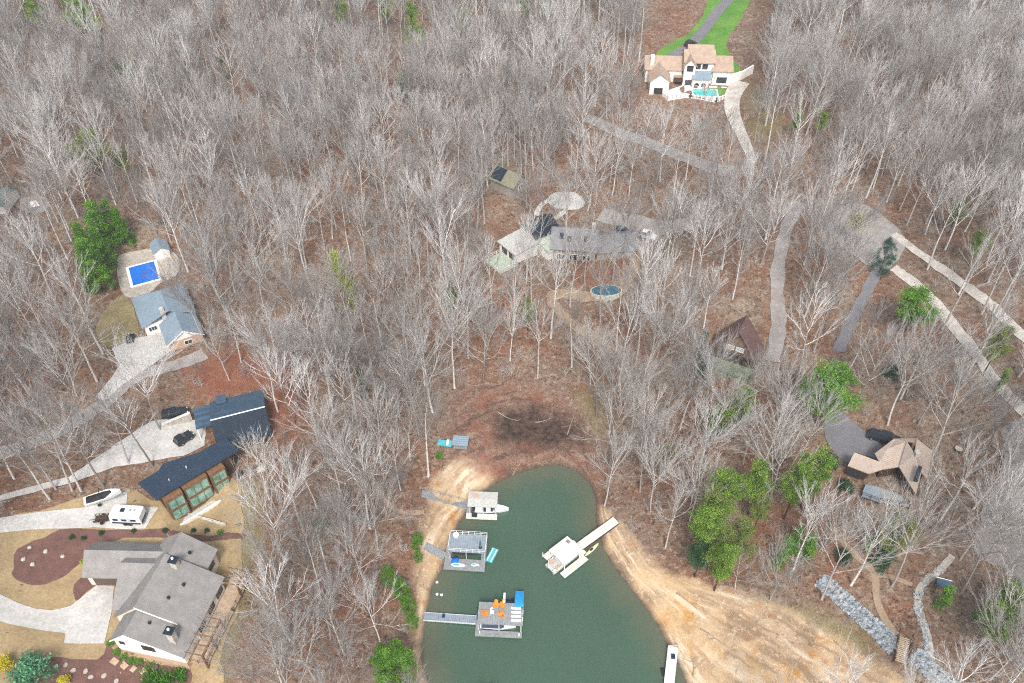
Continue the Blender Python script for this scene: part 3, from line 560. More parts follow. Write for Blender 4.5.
# --- A-frame cabin
h=thing('a_frame_cabin','brown A-frame cabin with steep metal roof and green deck','cabin',(46.5,127,9.4)); fr=frame(46.9,127.2,62.5)
rm=MB(fr); rm.slab([(-2.9,0,18.6),(-2.9,-5.0,11.6),(2.9,-5.0,11.6),(2.9,0,18.6)],.25); rm.slab([(-2.9,0,18.6),(2.9,0,18.6),(2.9,5.0,11.6),(-2.9,5.0,11.6)],.25); rf=obj('roof',rm,M['brownr'],h); 
sm=MB(fr)
for i in range(15):
    u=-2.8+i*.4
    for s in (-1,1): sm.slab([(u-.03,0,18.64),(u-.03,s*5.0,11.64),(u+.03,s*5.0,11.64),(u+.03,0,18.64)],.06)
obj('seam',sm,M['brownr'],rf); obj('wall',MB(fr).loft([[(u,-4.6,8.6),(u,4.6,8.6),(u,4.6,11.7),(u,0,18.1),(u,-4.6,11.7)] for u in (-2.5,2.4)]),mat('cabin_boards','#6b5240',.2,1.5,.9),h)
for v in (-1.0,1.0): window(h,fr,-2.53,v,13.6,1.5,1.0,'u-',M['white'],mat('bright_glass','#b9c4c6',.1,1,.15,spec=.6))
for v in (-2.6,0,2.6): window(h,fr,-2.53,v,11,1.9,1.7,'u-',M['dwood'])
obj('deck_floor',MB(fr).box(-7.0,-2.56,-4.8,5.4,9.4,9.62),M['gdeck'],h); rl=MB(fr); railing(rl,[(-2.6,5.3,9.62),(-6.9,5.3,9.62),(-6.9,-4.7,9.62),(-2.6,-4.7,9.62)],1,1.5); obj('railing',rl,M['dwood'],h)
for u in (-6.8,-4): 
    for v in (-4.6,0,5.2): obj('deck_post',MB(fr).cbox(u,v,6.5,.2,.2,2.95),M['dwood'],h)
t=thing('hot_tub','round pale hot tub on the corner of the green deck','hot tub',fr(-5.9,4.2,9.62)); obj('tub',MB(fr).disc(-5.9,4.2,9.62,10.4,.95),M['dwood'],t); obj('lid',MB(fr).disc(-5.9,4.2,10.4,10.52,1.0),M['teal'],t)

# --- white mansion (top)
h=thing('white_mansion','white two storey mansion with clay tile roofs and arched portico','house',(54,223,22.6)); fr=frame(54.2,222.2,-3)
w_=MB();r_=MB(); gable(w_,r_,fr,-6.3,1.6,.3,7.3,19.5,29.0,29.0,30.9,ov=.45); obj('wall',w_,M['white'],h); obj('roof',r_,M['terra'],h)
w_=MB();r_=MB(); f9=frame(*fr(-5.0,4,0)[:2],87); gable(w_,r_,f9,-4.9,2.0,-1.5,1.5,19.5,28.5,28.5,30.3,ov=.4); obj('wall',w_,M['white'],h); obj('roof',r_,M['terra'],h)
w_=MB();r_=MB(); f9=frame(*fr(-2.0,6.6,0)[:2],-3); gable(w_,r_,f9,-3.0,3.6,-2.6,2.6,19.5,28.8,28.8,31.0,ov=.4); obj('wall',w_,M['white'],h); obj('roof',r_,M['terra'],h)
w_=MB();r_=MB(); gable(w_,r_,fr,1.6,6.6,-.4,7.6,19.5,27.0,27.0,29.3,ov=.45); obj('wall',w_,M['white'],h); obj('roof',r_,M['terra'],h)
# portico with two arches
fr_=fr; ar=MB(fr); z0=20.5; zt_=25.4
def arch_wall(mb,u0,u1,v0,v1,zb,zt_,arches):
    us=[u0]
    for c,wd in arches: us+=[c-wd/2,c+wd/2]
    us.append(u1)
    for i in range(0,len(us),2): mb.box(us[i],us[i+1],v0,v1,zb,zt_)
    for c,wd in arches:
        zs=zb+2.4; pts=[(c-wd/2,zt_),(c-wd/2,zs)]+[(c-wd/2*math.cos(math.pi*k/10),zs+wd/2*math.sin(math.pi*k/10)) for k in range(1,10)]+[(c+wd/2,zs),(c+wd/2,zt_)]
        mb.loft([[(a,v,b) for a,b in pts] for v in (v0,v1)])
arch_wall(ar,-3.9,.6,-1.9,-1.5,20.6,25.0,((-2.7,1.4),(-.8,1.4))); obj('portico',ar,M['white'],h)
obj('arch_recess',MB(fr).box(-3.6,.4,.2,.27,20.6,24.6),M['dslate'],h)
obj('portico_roof',MB(fr).slab([(-4.2,-2.3,25.0),(1.0,-2.3,25.0),(1.0,.25,26.3),(-4.2,.25,26.3)],.2),M['bgrey'],h)
for u in (-2.7,-.8): window(h,fr,u,.28,27.5,1.3,1.3,'v-',M['dwood'],mull=2)
for z in (27.4,23.2): window(h,fr,-5.0,-.92,z,1.6,1.5,'v-',M['dwood'],mull=2)
window(h,fr,4.2,-.42,24.0,2.6,1.5,'v-',M['dwood'],mull=3)
w_=MB();r_=MB(); gw=frame(*G(666,88)[:2],0); gx,gy=G(666,88)[:2]
gf=frame(gx-.5,gy+4.5,-3); gable(w_,r_,gf,-5.0,5.0,-1,5.6,19,26.4,26.4,28.6,ov=.45); obj('wall',w_,M['white'],h); obj('roof',r_,M['terra'],h)
w_=MB();r_=MB(); gf2=frame(gx-2.0,gy+3.0,87); gable(w_,r_,gf2,-5.0,3.6,-2.6,2.6,18,25.6,25.6,27.6,ov=.4); obj('wall',w_,M['white'],h); obj('roof',r_,M['terra'],h)
window(h,gf2,-5.03,.2,22.4,2.2,1.6,'u-',M['dwood'],mull=2)
obj('chimney',MB(gf).cbox(-3.4,.2,25.5,1.0,1.0,4.2),M['white'],h,.03); obj('link_wall',MB(fr).box(-9.0,-6.4,1.0,3.5,20,24.6),M['tanw'],h); obj('pergola',MB(fr).box(-8.8,-6.5,-1.4,.9,23.6,23.8),M['dwood'],h)
x,y,z=G(705,93); zp=22.3
t=thing('swimming_pool','turquoise swimming pool on the terrace of the white mansion','pool',(x,y,zp)); pf=frame(x,y,-4)
obj('coping',MB(pf).box(-3.6,3.6,-2.3,2.3,zp-1.5,zp+.32),M['white'],t); obj('water',MB(pf).box(-3.2,3.2,-1.9,1.9,zp+.2,zp+.35),M['pool'],t)
tr=[G(662,96)[:2],G(686,84)[:2],G(727,87)[:2],G(725,98)[:2],G(716,103)[:2],G(690,98)[:2],G(668,101)[:2]]
t=thing('terrace_wall','pale balustraded retaining terrace below the white mansion pool','terrace',(*tr[4],20)); obj('terrace_floor',MB().prism(tr,17.5,22.5),M['white'],t); obj('lawn_panel',MB().prism([G(709,88)[:2],G(726,88)[:2],G(724,96)[:2],G(708,96)[:2]],21.5,22.58),M['glawn'],t)
rl=MB(); pts=[(*tr[6],22.5),(*tr[5],22.5),(*tr[4],22.5),(*tr[3],22.5)]
for a,b in zip(pts,pts[1:]):
    n=max(2,round(math.dist(a,b)/1.1))
    for i in range(n+1): rl.cbox(a[0]+(b[0]-a[0])*i/n,a[1]+(b[1]-a[1])*i/n,22.5,.4,.4,1.2)
    rl.tube((a[0],a[1],23.5),(b[0],b[1],23.5),.14,.14,4)
obj('balustrade',rl,M['white'],t)
a,b,c=G(727,84),G(740,80),G(752,73); t=thing('wing_wall','white retaining wall curving from the mansion above its driveway','wall',a); ww=MB()
for p,q,hh in ((a,b,2.6),(b,c,2.4)):
    d=Vector((q[0]-p[0],q[1]-p[1],0)).normalized(); n_=Vector((-d.y,d.x,0))*.25; zz=max(p[2],q[2])
    ww.prism([(p[0]+n_.x,p[1]+n_.y),(q[0]+n_.x,q[1]+n_.y),(q[0]-n_.x,q[1]-n_.y),(p[0]-n_.x,p[1]-n_.y)],min(p[2],q[2])-1,zz+hh)
obj('wall_face',ww,M['white'],t)

# --- middle houses among the trees
h=thing('white_roof_house','house with pale flat roofs and dark slate gable hidden among bare trees','house',(1,159,13.2)); fr=frame(2.0,158.5,38)
w_=MB();r_=MB(); gable(w_,r_,fr,2.5,9.0,-2.6,3.4,11,17.2,17.2,19.4,ov=.4); obj('wall',w_,M['greyw'],h); obj('roof',r_,M['dslate'],h)
obj('wall',MB(fr).box(-4.2,2.4,-3.4,2.6,10.5,16.0),M['white'],h); obj('roof',MB(fr).slab([(-4.6,-3.8,16.1),(2.8,-3.8,16.6),(2.8,3.0,16.6),(-4.6,3.0,16.1)],.3),M['lightr'],h)
obj('deck_floor',MB(fr).box(-9.2,-4.3,-4.2,2.0,13.0,13.3),M['pgreen'],h); obj('wall',MB(fr).box(3,8,-6.6,-2.7,11,15.2),M['white'],h); obj('porch_roof',MB(fr).slab([(2.7,-7,15.2),(8.4,-7,15.2),(8.4,-2.7,16.3),(2.7,-2.7,16.3)],.22),M['pgreen'],h)
rl=MB(fr); railing(rl,[(-4.4,-4.1,13.3),(-9.1,-4.1,13.3),(-9.1,1.9,13.3),(-4.4,1.9,13.3)],1,1.2); obj('railing',rl,M['white'],h)
for v in (-2,.6): window(h,fr,-4.23,v,14.6,1.6,1.5,'u-',M['dwood'])
for u in (-9,-6.6): 
    for v in (-4,1.8): obj('deck_post',MB(fr).cbox(u,v,9.5,.22,.22,3.5),M['white'],h)
h=thing('grey_roof_house','long house with weathered grey gable roof between bare trees','house',(17,161,12.6)); fr=frame(15.6,159.5,-6)
w_=MB();r_=MB(); gable(w_,r_,fr,-6,4,-4.2,4.2,10,16.0,16.0,18.6,ov=.5); obj('wall',w_,M['greyw'],h); obj('roof',r_,M['greyr'],h); w_=MB();r_=MB(); f2=frame(*fr(8,.6,0)[:2],8); gable(w_,r_,f2,-4.6,4.8,-3.4,3.4,10,15.2,15.2,17.3,ov=.45); obj('wall',w_,M['greyw'],h); obj('roof',r_,M['greyr'],h)
cap(h,fr,-6.4,4.4,0,18.62,M['greyr'])
for u,v in ((-4,-1.8),(-2.2,-2.4),(1.6,-2.2)): z=18.6-abs(v)*.62; obj('skylight',MB(fr).slab([(u-.45,v-.6,z-.37+.1),(u+.45,v-.6,z-.37+.1),(u+.45,v+.6,z+.37+.1),(u-.45,v+.6,z+.37+.1)],.14),M['dslate'],h)
for u in (-4,-1,2): window(h,fr,u,-4.23,13.4,1.6,1.5,'v-')
obj('chimney',MB(fr).cbox(3.2,.8,16.5,.9,.9,3.2),M['stone'],h)
x,y,z=G(509,188); h=thing('olive_roof_house','small house with half dark blue half olive tan roof deep in the woods','house',(x,y,z)); fr=frame(x,y,-38); w_=MB();r_=MB(); gable(w_,r_,fr,-3.6,3.6,-2.8,2.8,z-2,z+3.2,z+3.2,z+5.2,ov=.4); obj('wall',w_,M['greyw'],h); obj('roof',r_,M['straw'],h); obj('solar_panel',MB(fr).slab([(-3.6,-2.9,z+3.35),(-.3,-2.9,z+3.35),(-.3,-.2,z+5.28),(-3.6,-.2,z+5.28)],.08),M['dslate'],h); window(h,fr,3.63,0,z+1.8,1.4,1.2,'u+')
x,y,z=G(606,293); t=thing('oval_pool','oval pond-like pool under a dark teal cover by the dirt drive','pool',(x,y,z)); fr=frame(x,y,4); obj('rim',MB(fr).disc(0,0,z-.6,z+.75,3.6,2.0,28),M['paledeck'],t); obj('cover',MB(fr).disc(0,0,z+.75,z+.84,3.35,1.75,28),M['dteal'],t)
x,y,z=G(512,10); h=thing('top_edge_house','grey roofed house at the upper edge of the woods','house',(x,y,z)); fr=frame(x,y+3,0); w_=MB();r_=MB(); gable(w_,r_,fr,-4.5,4.5,-3.5,3.5,z-2,z+3.5,z+3.5,z+6,ov=.5); obj('wall',w_,M['white'],h); obj('roof',r_,M['greyr'],h); window(h,fr,0,-3.53,z+1.8,1.6,1.2,'v-')
x,y,z=G(0,212); h=thing('teal_roof_house','white walled house with dull teal roof at the picture edge','house',(x,y,z)); fr=frame(x-1.5,y+2.5,-3); w_=MB();r_=MB(); gable(w_,r_,fr,-6,3.6,-3,3.4,z-2,z+2.7,z+2.7,z+4.6,ov=.4); obj('wall',w_,M['white'],h); obj('roof',r_,mat('teal_shingle','#6f8f8a',.1,.6,.85,courses=5),h); window(h,fr,1.8,-3.03,z+1.4,1.4,1.1,'v-')
x,y,z=G(34,205); t=thing('white_tarp_pile','white tarp covered pile in the gravel yard','tarp',(x,y,z)); obj('tarp',MB(frame(x,y,20)).loft([[(-1.3,-.9,z),(1.3,-.9,z),(1.3,.9,z),(-1.3,.9,z)],[(-.9,-.6,z+.8),(1.0,-.5,z+.7),(.9,.6,z+.9),(-.8,.5,z+.75)]]),M['white'],t,.08)
# ------------------------------------------------------------------ docks and boats
def deck(par,fr,u0,u1,v0,v1,z,m,name='deck',th=.22,boards=True):
    d=MB(fr)
    if boards:
        n=max(2,int((u1-u0)/.42)); w=(u1-u0)/n
        for i in range(n): d.box(u0+i*w+.012,u0+(i+1)*w-.012,v0,v1,z-.06,z+R_.uniform(-.006,.006))
        d.box(u0+.03,u1-.03,v0+.03,v1-.03,z-th,z-.065)
    else: d.box(u0,u1,v0,v1,z-th,z)
    return obj(name,d,m,par)
def floats(par,fr,u0,u1,v0,v1,m=None):
    n=max(1,int((u1-u0)/2.0))
    for i in range(n): a=u0+(u1-u0)*(i+.5)/n; q=min(.7,(u1-u0)/2/n); obj('float',MB(fr).box(a-q,a+q,v0+.1,v1-.1,-.35,.18),m or M['black'],par)
def posts(par,fr,pts,z0,z1,m,r=.09,name='post'):
    for u,v in pts: obj(name,MB(fr).tube((u,v,z0),(u,v,z1),r,r,8),m,par)
def gangway(name,label,a,b,w,m,mr,za,zb,rails=True,group=None):
    t=thing(name,label,'gangway',(a[0],a[1],za),group); d=Vector((b[0]-a[0],b[1]-a[1],0)); L=d.length; ang=math.degrees(math.atan2(d.y,d.x)); f0=frame(a[0],a[1],ang)
    fr=lambda u,v,z:(*f0(u,v,0)[:2],z+za+(zb-za)*u/L)
    n=int(L/.35); q=MB(fr)
    for i in range(n): q.box(i*L/n+.012,(i+1)*L/n-.012,-w/2,w/2,-.06,R_.uniform(0,.01))
    obj('walkway',q,m,t); s=MB(fr).box(0,L,-w/2-.08,-w/2,-.3,.06).box(0,L,w/2,w/2+.08,-.3,.06); obj('side_beam',s,mr,t)
    if rails:
        r=MB(fr)
        for sd in (-w/2-.04,w/2+.04): railing(r,[(0,sd,.05),(L,sd,.05)],.95,1.8,.03,(1.0,.5))
        obj('handrail',r,mr,t)
    return t
def hull(par,fr,L,B,z,hgt,m,name='hull',stern=.85,n=9):
    secs=[]
    for i in range(n):
        t=i/(n-1); u=-L/2+L*t; w=B/2*(stern+(1-stern)*min(1,t*3))*(1 if t<.55 else max(.03,(1-((t-.55)/.45)**2.0))); zz=z+hgt*(1+.25*t*t)
        secs.append([(u,-w*.55,z),(u,w*.55,z),(u,w,zz),(u,w*.86,zz+.02),(u,w*.8,zz-.22 if .12<t<.62 else zz+.03),(u,-w*.8,zz-.22 if .12<t<.62 else zz+.03),(u,-w*.86,zz+.02),(u,-w,zz)])
    return obj(name,MB(fr).loft(secs),m,par)
# dock 1 : pale roofed slip with a boat in it
fr=frame(-5.4,94.6,-3)
t=thing('boat_dock','small dock with worn pale roof by the muddy head of the cove','dock',(-5.4,94.6,.5))
deck(t,fr,-3.2,2.7,-2.2,-1.0,.55,M['paledeck']); deck(t,fr,-3.2,-2.3,-1.0,2.2,.55,M['tdeck']); deck(t,fr,-2.3,2.7,1.3,2.2,.55,M['tdeck'])
floats(t,fr,-3.1,2.6,-2.1,-1.1); floats(t,fr,-3.1,2.6,1.4,2.1)
posts(t,fr,[(-2.6,-.95),(0,-.95),(2.4,-.95),(-2.6,2),(0,2),(2.4,2)],.4,2.9,M['rail'])
rf=obj('roof',MB(fr).slab([(-2.9,-1.2,3.0),(2.65,-1.2,3.0),(2.65,.5,3.16),(-2.9,.5,3.16)],.12).slab([(-2.9,.505,3.16),(2.65,.505,3.16),(2.65,2.3,3.0),(-2.9,2.3,3.0)],.12),M['lightr'],t)
tag(obj('roof_patch',MB(fr).slab([(-1.5+.75*math.cos(a*.6283),1.25+.55*math.sin(a*.6283),3.2-.09*(1.25+.55*math.sin(a*.6283)-.5)) for a in range(10)],.03),M['tanw'],rf),'round tan stain')
obj('dock_box',MB(fr).cbox(-1.6,-1.6,.55,1.0,.55,.5),M['dslate'],t)
b=thing('white_boat','white pointed motor boat poking out of the pale roofed slip','boat',fr(1.4,.15,.2)); bf0=frame(*fr(1.55,.15,0)[:2],-3+4)
hull(b,bf0,6.4,1.9,-.1,.85,M['carwht']); obj('seat',MB(bf0).box(-1.6,-1.1,-.6,.6,.55,.95),M['dslate'],b); obj('seat',MB(bf0).box(-.2,.2,-.6,.6,.55,.95),M['dslate'],b); obj('windscreen',MB(bf0).slab([(.55,-.7,.85),(.55,.7,.85),(.3,.6,1.25),(.3,-.6,1.25)],.04),M['glass'],b); obj('outboard_motor',MB(bf0).cbox(-3.35,0,.2,.45,.4,.9),M['black'],b,.06)
a=G(422,494); gangway('gangway','weathered grey gangway from the clay bank to the pale roofed slip',(a[0],a[1]),fr(-3.2,.6,0)[:2],1.3,M['tdeck'],M['tdeck'],a[2]+.25,.6,True,'gangways to the docks')
# dock 2 : blue-grey upper deck
fr=frame(-8.0,84.4,-4)
t=thing('double_deck_dock','two level blue-grey dock with white railed roof deck and blue tarp','dock',(-8,84.4,.5))
deck(t,fr,-4.1,3.3,-2.9,-.6,.55,M['tdeck']); deck(t,fr,-4.1,-3.0,-.6,3.0,.55,M['tdeck']); deck(t,fr,2.4,3.3,-.6,3.0,.55,M['tdeck']); floats(t,fr,-4,3.2,-2.8,-.7); floats(t,fr,-4,-3.0,-.5,2.9); floats(t,fr,2.4,3.2,-.5,2.9)
posts(t,fr,[(-3.3,-.5),(-.2,-.5),(3.1,-.5),(-3.3,2.9),(-.2,2.9),(3.1,2.9)],.4,2.9,M['rail'],.08)
deck(t,fr,-3.5,3.4,-.75,3.1,3.05,M['ddeck'],'upper_deck'); rl=MB(fr); railing(rl,[(-3.4,-.7,3.05),(3.3,-.7,3.05),(3.3,3.0,3.05),(-3.4,3.0,3.05),(-3.4,-.7,3.05)],.95,1.15,.03,(1.,.5)); obj('railing',rl,M['white'],t)
b=thing('pontoon_boat','dark covered boat moored under the railed blue-grey roof deck','boat',fr(-.3,1.2,.3)); bf0=frame(*fr(-.3,1.1,0)[:2],-4); hull(b,bf0,5.0,1.9,0,.7,M['dslate']); obj('canvas_cover',MB(bf0).loft([[(u,-.8,.75),(u,0,1.0+.2*(u<0)),(u,.8,.75)] for u in (-2.2,-.6,.6,1.6)]),M['dslate'],b)
q=thing('blue_tarp','bright blue folded tarp on the lower deck of the railed dock','tarp',fr(-2.2,-1.2,.56)); obj('fold',MB(fr).loft([[(-2.9,-1.6,.56),(-1.6,-1.6,.56),(-1.5,-.7,.56),(-2.8,-.7,.56)],[(-2.7,-1.5,.95),(-1.8,-1.45,1.05),(-1.7,-.8,1.2),(-2.6,-.85,1.0)]]),M['cover'],q,.07); obj('fold',MB(fr).loft([[(-2.6,-.95,1.0),(-1.7,-.95,1.0),(-1.7,-.7,1.0),(-2.6,-.7,1.0)],[(-2.4,-.9,1.5),(-1.9,-.9,1.45),(-1.9,-.75,1.5),(-2.4,-.75,1.5)]]),M['navyp'],q,.04)
def board(name,label,fr,u,v,z,L,B,m,ang=0,group=None):
    x,y,_=fr(u,v,0); f=frame(x,y,ang); t=thing(name,label,'paddle board',(x,y,z),group)
    ring=lambda s,zz:[(L/2*s*math.cos(a*math.pi/10),B/2*s*math.sin(a*math.pi/10)*(1-.15*math.cos(a*math.pi/10)),zz) for a in range(20)]
    obj('board',MB(f).loft([ring(.9,z),ring(1,z+.06),ring(.95,z+.12)]),m,t,smooth=False); obj('deck_pad',MB(f).loft([[(p[0]-L*.12,p[1],p[2]) for p in ring(.5,z+.121)],[(p[0]-L*.12,p[1],p[2]) for p in ring(.48,z+.14)]]),M['teal'],t); return t
board('paddle_board','white paddle board with teal pad on the lower dock deck',fr,-1.5,-1.95,.56,2.6,.8,M['carwht'],-6)
board('paddle_board','short white board near the open end of the railed dock',fr,1.5,-1.7,.56,1.5,.5,M['carwht'],-2)
q=thing('white_table','round white table on the corner of the blue-grey roof deck','table',fr(-2.3,2.3,3.06)); obj('tabletop',MB(fr).disc(-2.3,2.3,3.72,3.78,.55),M['white'],q); obj('pedestal',MB(fr).tube((-2.3,2.3,3.06),(-2.3,2.3,3.72),.06,.06,8).disc(-2.3,2.3,3.06,3.1,.3),M['white'],q)
q=thing('folded_parasol','closed teal parasol standing on the blue-grey roof deck','parasol',fr(2.3,.4,3.06)); obj('pole',MB(fr).tube((2.3,.4,3.06),(2.3,.4,5.4),.03,.03,6),M['rail'],q); obj('canopy',MB(fr).tube((2.3,.4,4.0),(2.3,.4,5.4),.22,.04,8),mat('dark_teal_canvas','#2f6b66',.15,3,.8),q); obj('base',MB(fr).disc(2.3,.4,3.06,3.2,.3),M['black'],q)
q=thing('floating_mat','turquoise floating mat beside the railed blue-grey dock','float mat',(-3.4,83.8,.05)); x,y,_=P(492,555,.1); mf=frame(x,y,66); obj('mat',MB(mf).box(-1.5,1.5,-.65,.65,-.05,.12),M['teal'],q,.04); obj('stripe',MB(mf).box(-1.4,1.4,-.45,-.3,.122,.14).box(-1.4,1.4,.3,.45,.122,.14),M['white'],q)
a=G(425,546); gangway('gangway','plain grey gangway from the shrubby bank to the railed dock',(a[0],a[1]),fr(-4.1,-.3,0)[:2],1.3,M['tdeck'],M['tdeck'],a[2]+.2,.6,False,'gangways to the docks')
# dock 3 : party deck with orange chairs
fr=frame(-2.1,71.9,-3)
t=thing('party_dock','grey two level dock with open sun deck and covered slip','dock',(-2.1,71.9,.5))
deck(t,fr,-4.0,3.9,-3.0,-1.9,.55,M['tdeck']); deck(t,fr,-4.0,-3.0,-1.9,1.8,.55,M['tdeck']); floats(t,fr,-3.9,3.8,-2.9,-2.0); floats(t,fr,-3.9,-3,-1.8,1.7)
posts(t,fr,[(-3.5,-1.85),(0,-1.85),(3.7,-1.85),(-3.5,1.7),(0,1.7),(3.7,1.7)],.4,2.9,M['rail'],.1); deck(t,fr,-3.6,4.0,-2.1,1.9,3.05,M['tdeck'],'upper_deck')
posts(t,fr,[(3.95,-1.2),(3.95,.1)],3,4.1,M['white'],.06,'rail_post'); posts(t,fr,[(-3.2,-2.5),(3.4,-2.6)],.5,1.3,M['white'],.1,'bollard')
obj('ladder',MB(fr).path([(-3.75,-.2,.5),(-3.75,-.2,3.9)],.04).path([(-3.75,.4,.5),(-3.75,.4,3.9)],.04),M['navyp'],t)
st=MB(fr)
for i in range(8): st.box(-3.66-.0,-3.6,-.2,.4,.8+i*.28,.86+i*.28)
obj('ladder_rung',st,M['rail'],t)
b=thing('moored_boat','dark boat with white trim under the deck with orange chairs','boat',fr(0,-.8,.3)); bf0=frame(*fr(-.2,-.9,0)[:2],-3); hull(b,bf0,6.0,1.8,0,.75,M['carwht']); obj('canvas_cover',MB(bf0).loft([[(u,-.75,.8),(u,0,1.15),(u,.75,.8)] for u in (-2.8,-1,1)]),M['navyp'],b)
def adirondack(x,y,z,ang,label):
    f=frame(x,y,ang); t=thing('adirondack_chair',label,'chair',(x,y,z),'orange chairs on the sun deck'); 
    obj('seat',MB(f).extr([(-.3,.35,z+.38),(-.3,-.3,z+.24),(-.3,-.3,z+.2),(-.3,.35,z+.34)],(.6,0,0)),M['orange'],t)
    bk=MB(f)
    for i in range(5): a=-.3+i*.125; hh=.75+.1*math.sin(math.pi*(i+.5)/5); bk.extr([(a,-.3,z+.22),(a,-.3-.42*hh/.8,z+.22+hh),(a,-.35-.42*hh/.8,z+.21+hh),(a,-.35,z+.21)],(.11,0,0))
    obj('backrest',bk,M['orange'],t)
    for s in (-1,1):
        obj('arm',MB(f).box(s*.38-.08,s*.38+.08,-.4,.42,z+.55,z+.59),M['orange'],t); obj('leg',MB(f).box(s*.36-.03,s*.36+.03,.28,.36,z,z+.55),M['orange'],t); obj('leg',MB(f).extr([(s*.36-.03,-.6,z),(s*.36-.03,-.52,z),(s*.36-.03,.3,z+.3),(s*.36-.03,.3,z+.38)],(.06,0,0)),M['orange'],t)
for (cx,cy,an,lb) in ((557,305,-100,'orange slatted chair nearest the gangway end of the deck'),(636,242,170,'orange slatted chair by the back edge, left of the slide'),(685,238,150,'orange slatted chair tucked beside the white slide'),(680,308,30,'orange slatted chair closest to the striped sunbathing pads')):
    x,y,_=P(415+cx/7.877,575+cy/7.877,3.4); adirondack(x,y,3.06,an,lb)
x,y,_=P(415+607/7.877,575+295/7.877,3.3); q=thing('side_table','small white table between the orange chairs','table',(x,y,3.06)); f=frame(x,y,0); obj('tabletop',MB(f).box(-.3,.3,-.3,.3,3.46,3.5),M['white'],q)
for a in (-.24,.24):
    for c in (-.24,.24): obj('leg',MB(f).cbox(a,c,3.06,.05,.05,.4),M['white'],q)
q=thing('drink_cooler','small blue cooler beside the white side table','cooler',(x-.1,y+.65,3.06)); f=frame(x-.1,y+.65,20); obj('box',MB(f).box(-.25,.25,-.17,.17,3.06,3.38),M['cover'],q,.03); obj('lid',MB(f).box(-.26,.26,-.18,.18,3.385,3.45),M['white'],q,.02)
for k,lb in enumerate(('white sunbathing pad at the back next to the blue slide mat','second white sunbathing pad from the back of the deck','third white sunbathing pad from the back of the deck','white sunbathing pad nearest the front edge of the deck')):
    x,y,_=P(415+795/7.877,575+(262+k*32)/7.877,3.12); f=frame(x,y,-3); q=thing('sun_pad',lb,'lounger',(x,y,3.06),'sun pads on the deck'); obj('mattress',MB(f).box(-.85,.35,-.2,.2,3.07,3.2),M['white'],q,.04); obj('headrest',MB(f).extr([(.36,-.2,3.07),(.36,-.2,3.2),(.85,-.2,3.36),(.85,-.2,3.07)],(0,.4,0)),M['white'],q)
q=thing('water_slide','blue water slide with white steps at the back of the sun deck','slide',fr(2.2,2.6,1)); obj('side_tower',MB(fr).box(.5,.85,1.6,3.3,.3,4.0),M['white'],q,.06); sl=MB(fr)
for i in range(6): sl.box(.9,1.7,1.95+i*.3,2.24+i*.3,3.0-i*.42-.4,3.0-i*.42)
obj('step',sl,M['navyp'],q); obj('chute',MB(fr).loft([[(u,v,z-.1),(u,v,z+.02)] for u,v,z in ()] or [[(1.8,1.95,3.1),(2.3,1.95,3.1),(2.3,1.95,3.22),(1.8,1.95,3.22)],[(1.8,3.2,1.6),(2.3,3.2,1.6),(2.3,3.2,1.72),(1.8,3.2,1.72)],[(1.8,4.2,.5),(2.3,4.2,.5),(2.3,4.2,.62),(1.8,4.2,.62)]]),M['navyp'],q)
q=thing('inflatable_mat','large bright blue foam mat hanging off the back of the sun deck','float mat',fr(3.2,2,3)); mm=[]
for i in range(7):
    tt=i/6; v=1.2+3.6*tt; z=3.12-(.0 if tt<.2 else (tt-.2)**1.3*1.4); mm.append([(2.45,v,z-.12),(3.95,v,z-.12),(3.95,v,z+.03),(2.45,v,z+.03)])
obj('mat',MB(fr).loft(mm),M['blue'],q); obj('edge_trim',MB(fr).box(2.5,3.9,1.0,1.19,3.06,3.16),mat('deep_blue_trim','#1667ad',.1,2,.5),q)
a=G(424,617); gangway('gangway','long pale grey gangway from the shore to the sun deck',(a[0],a[1]),fr(-4.0,-.2,0)[:2],1.35,M['ddeck'],M['rail'],a[2]+.3,.75,False,'gangways to the docks')
x,y,_=fr(-9.6,.1,0); q=thing('dock_box','small dark box lying midway on the long pale gangway','box',(x,y,.8)); obj('body',MB(frame(x,y,-3)).box(-.2,.2,-.28,.28,.86,1.05),M['dslate'],q,.02); obj('lid',MB(frame(x,y,-3)).box(-.22,.22,-.3,.3,1.055,1.1),M['navyp'],q)
# dock 4 : cream canopy over a pontoon boat, right bank
ang=math.degrees(math.atan2(92.4-83.9,19.7-12.4)); cx_,cy_,_=P(566,554,1.6); fr=frame(cx_,cy_,ang-9)
t=thing('canopy_dock','cream roofed dock set at an angle by the clay bank','dock',(cx_,cy_,.5))
deck(t,fr,-3.0,2.8,1.7,3.0,.55,M['paledeck']); deck(t,fr,-3.0,2.8,-3.0,-1.7,.55,M['paledeck']); deck(t,fr,2.0,3.6,-1.7,1.7,.55,M['paledeck']); floats(t,fr,-2.9,2.7,1.8,2.9); floats(t,fr,-2.9,2.7,-2.9,-1.8)
posts(t,fr,[(-2,-1.75),(1.7,-1.75),(-2,1.75),(1.7,1.75)],.4,2.9,M['white'],.08)
rf=obj('roof',MB(fr).slab([(-2.4,-2.0,2.95),(2.1,-2.0,2.95),(2.1,0,3.2),(-2.4,0,3.2)],.1).slab([(-2.4,.005,3.2),(2.1,.005,3.2),(2.1,2.0,2.95),(-2.4,2.0,2.95)],.1),mat('cream_canopy','#ece9dc',.05,.6,.7),t); obj('vent_grid',MB(fr).slab([(1.0,.6,3.16),(1.7,.6,3.16),(1.7,1.4,3.06),(1.0,1.4,3.06)],.02),M['greyr'],rf)
obj('dock_box',MB(fr).cbox(-.8,2.4,.55,.9,.4,.45).cbox(.4,2.5,.55,.7,.4,.4),M['tdeck'],t); posts(t,fr,[(-3.0,2.9)],.4,1.6,M['white'],.07,'bollard')
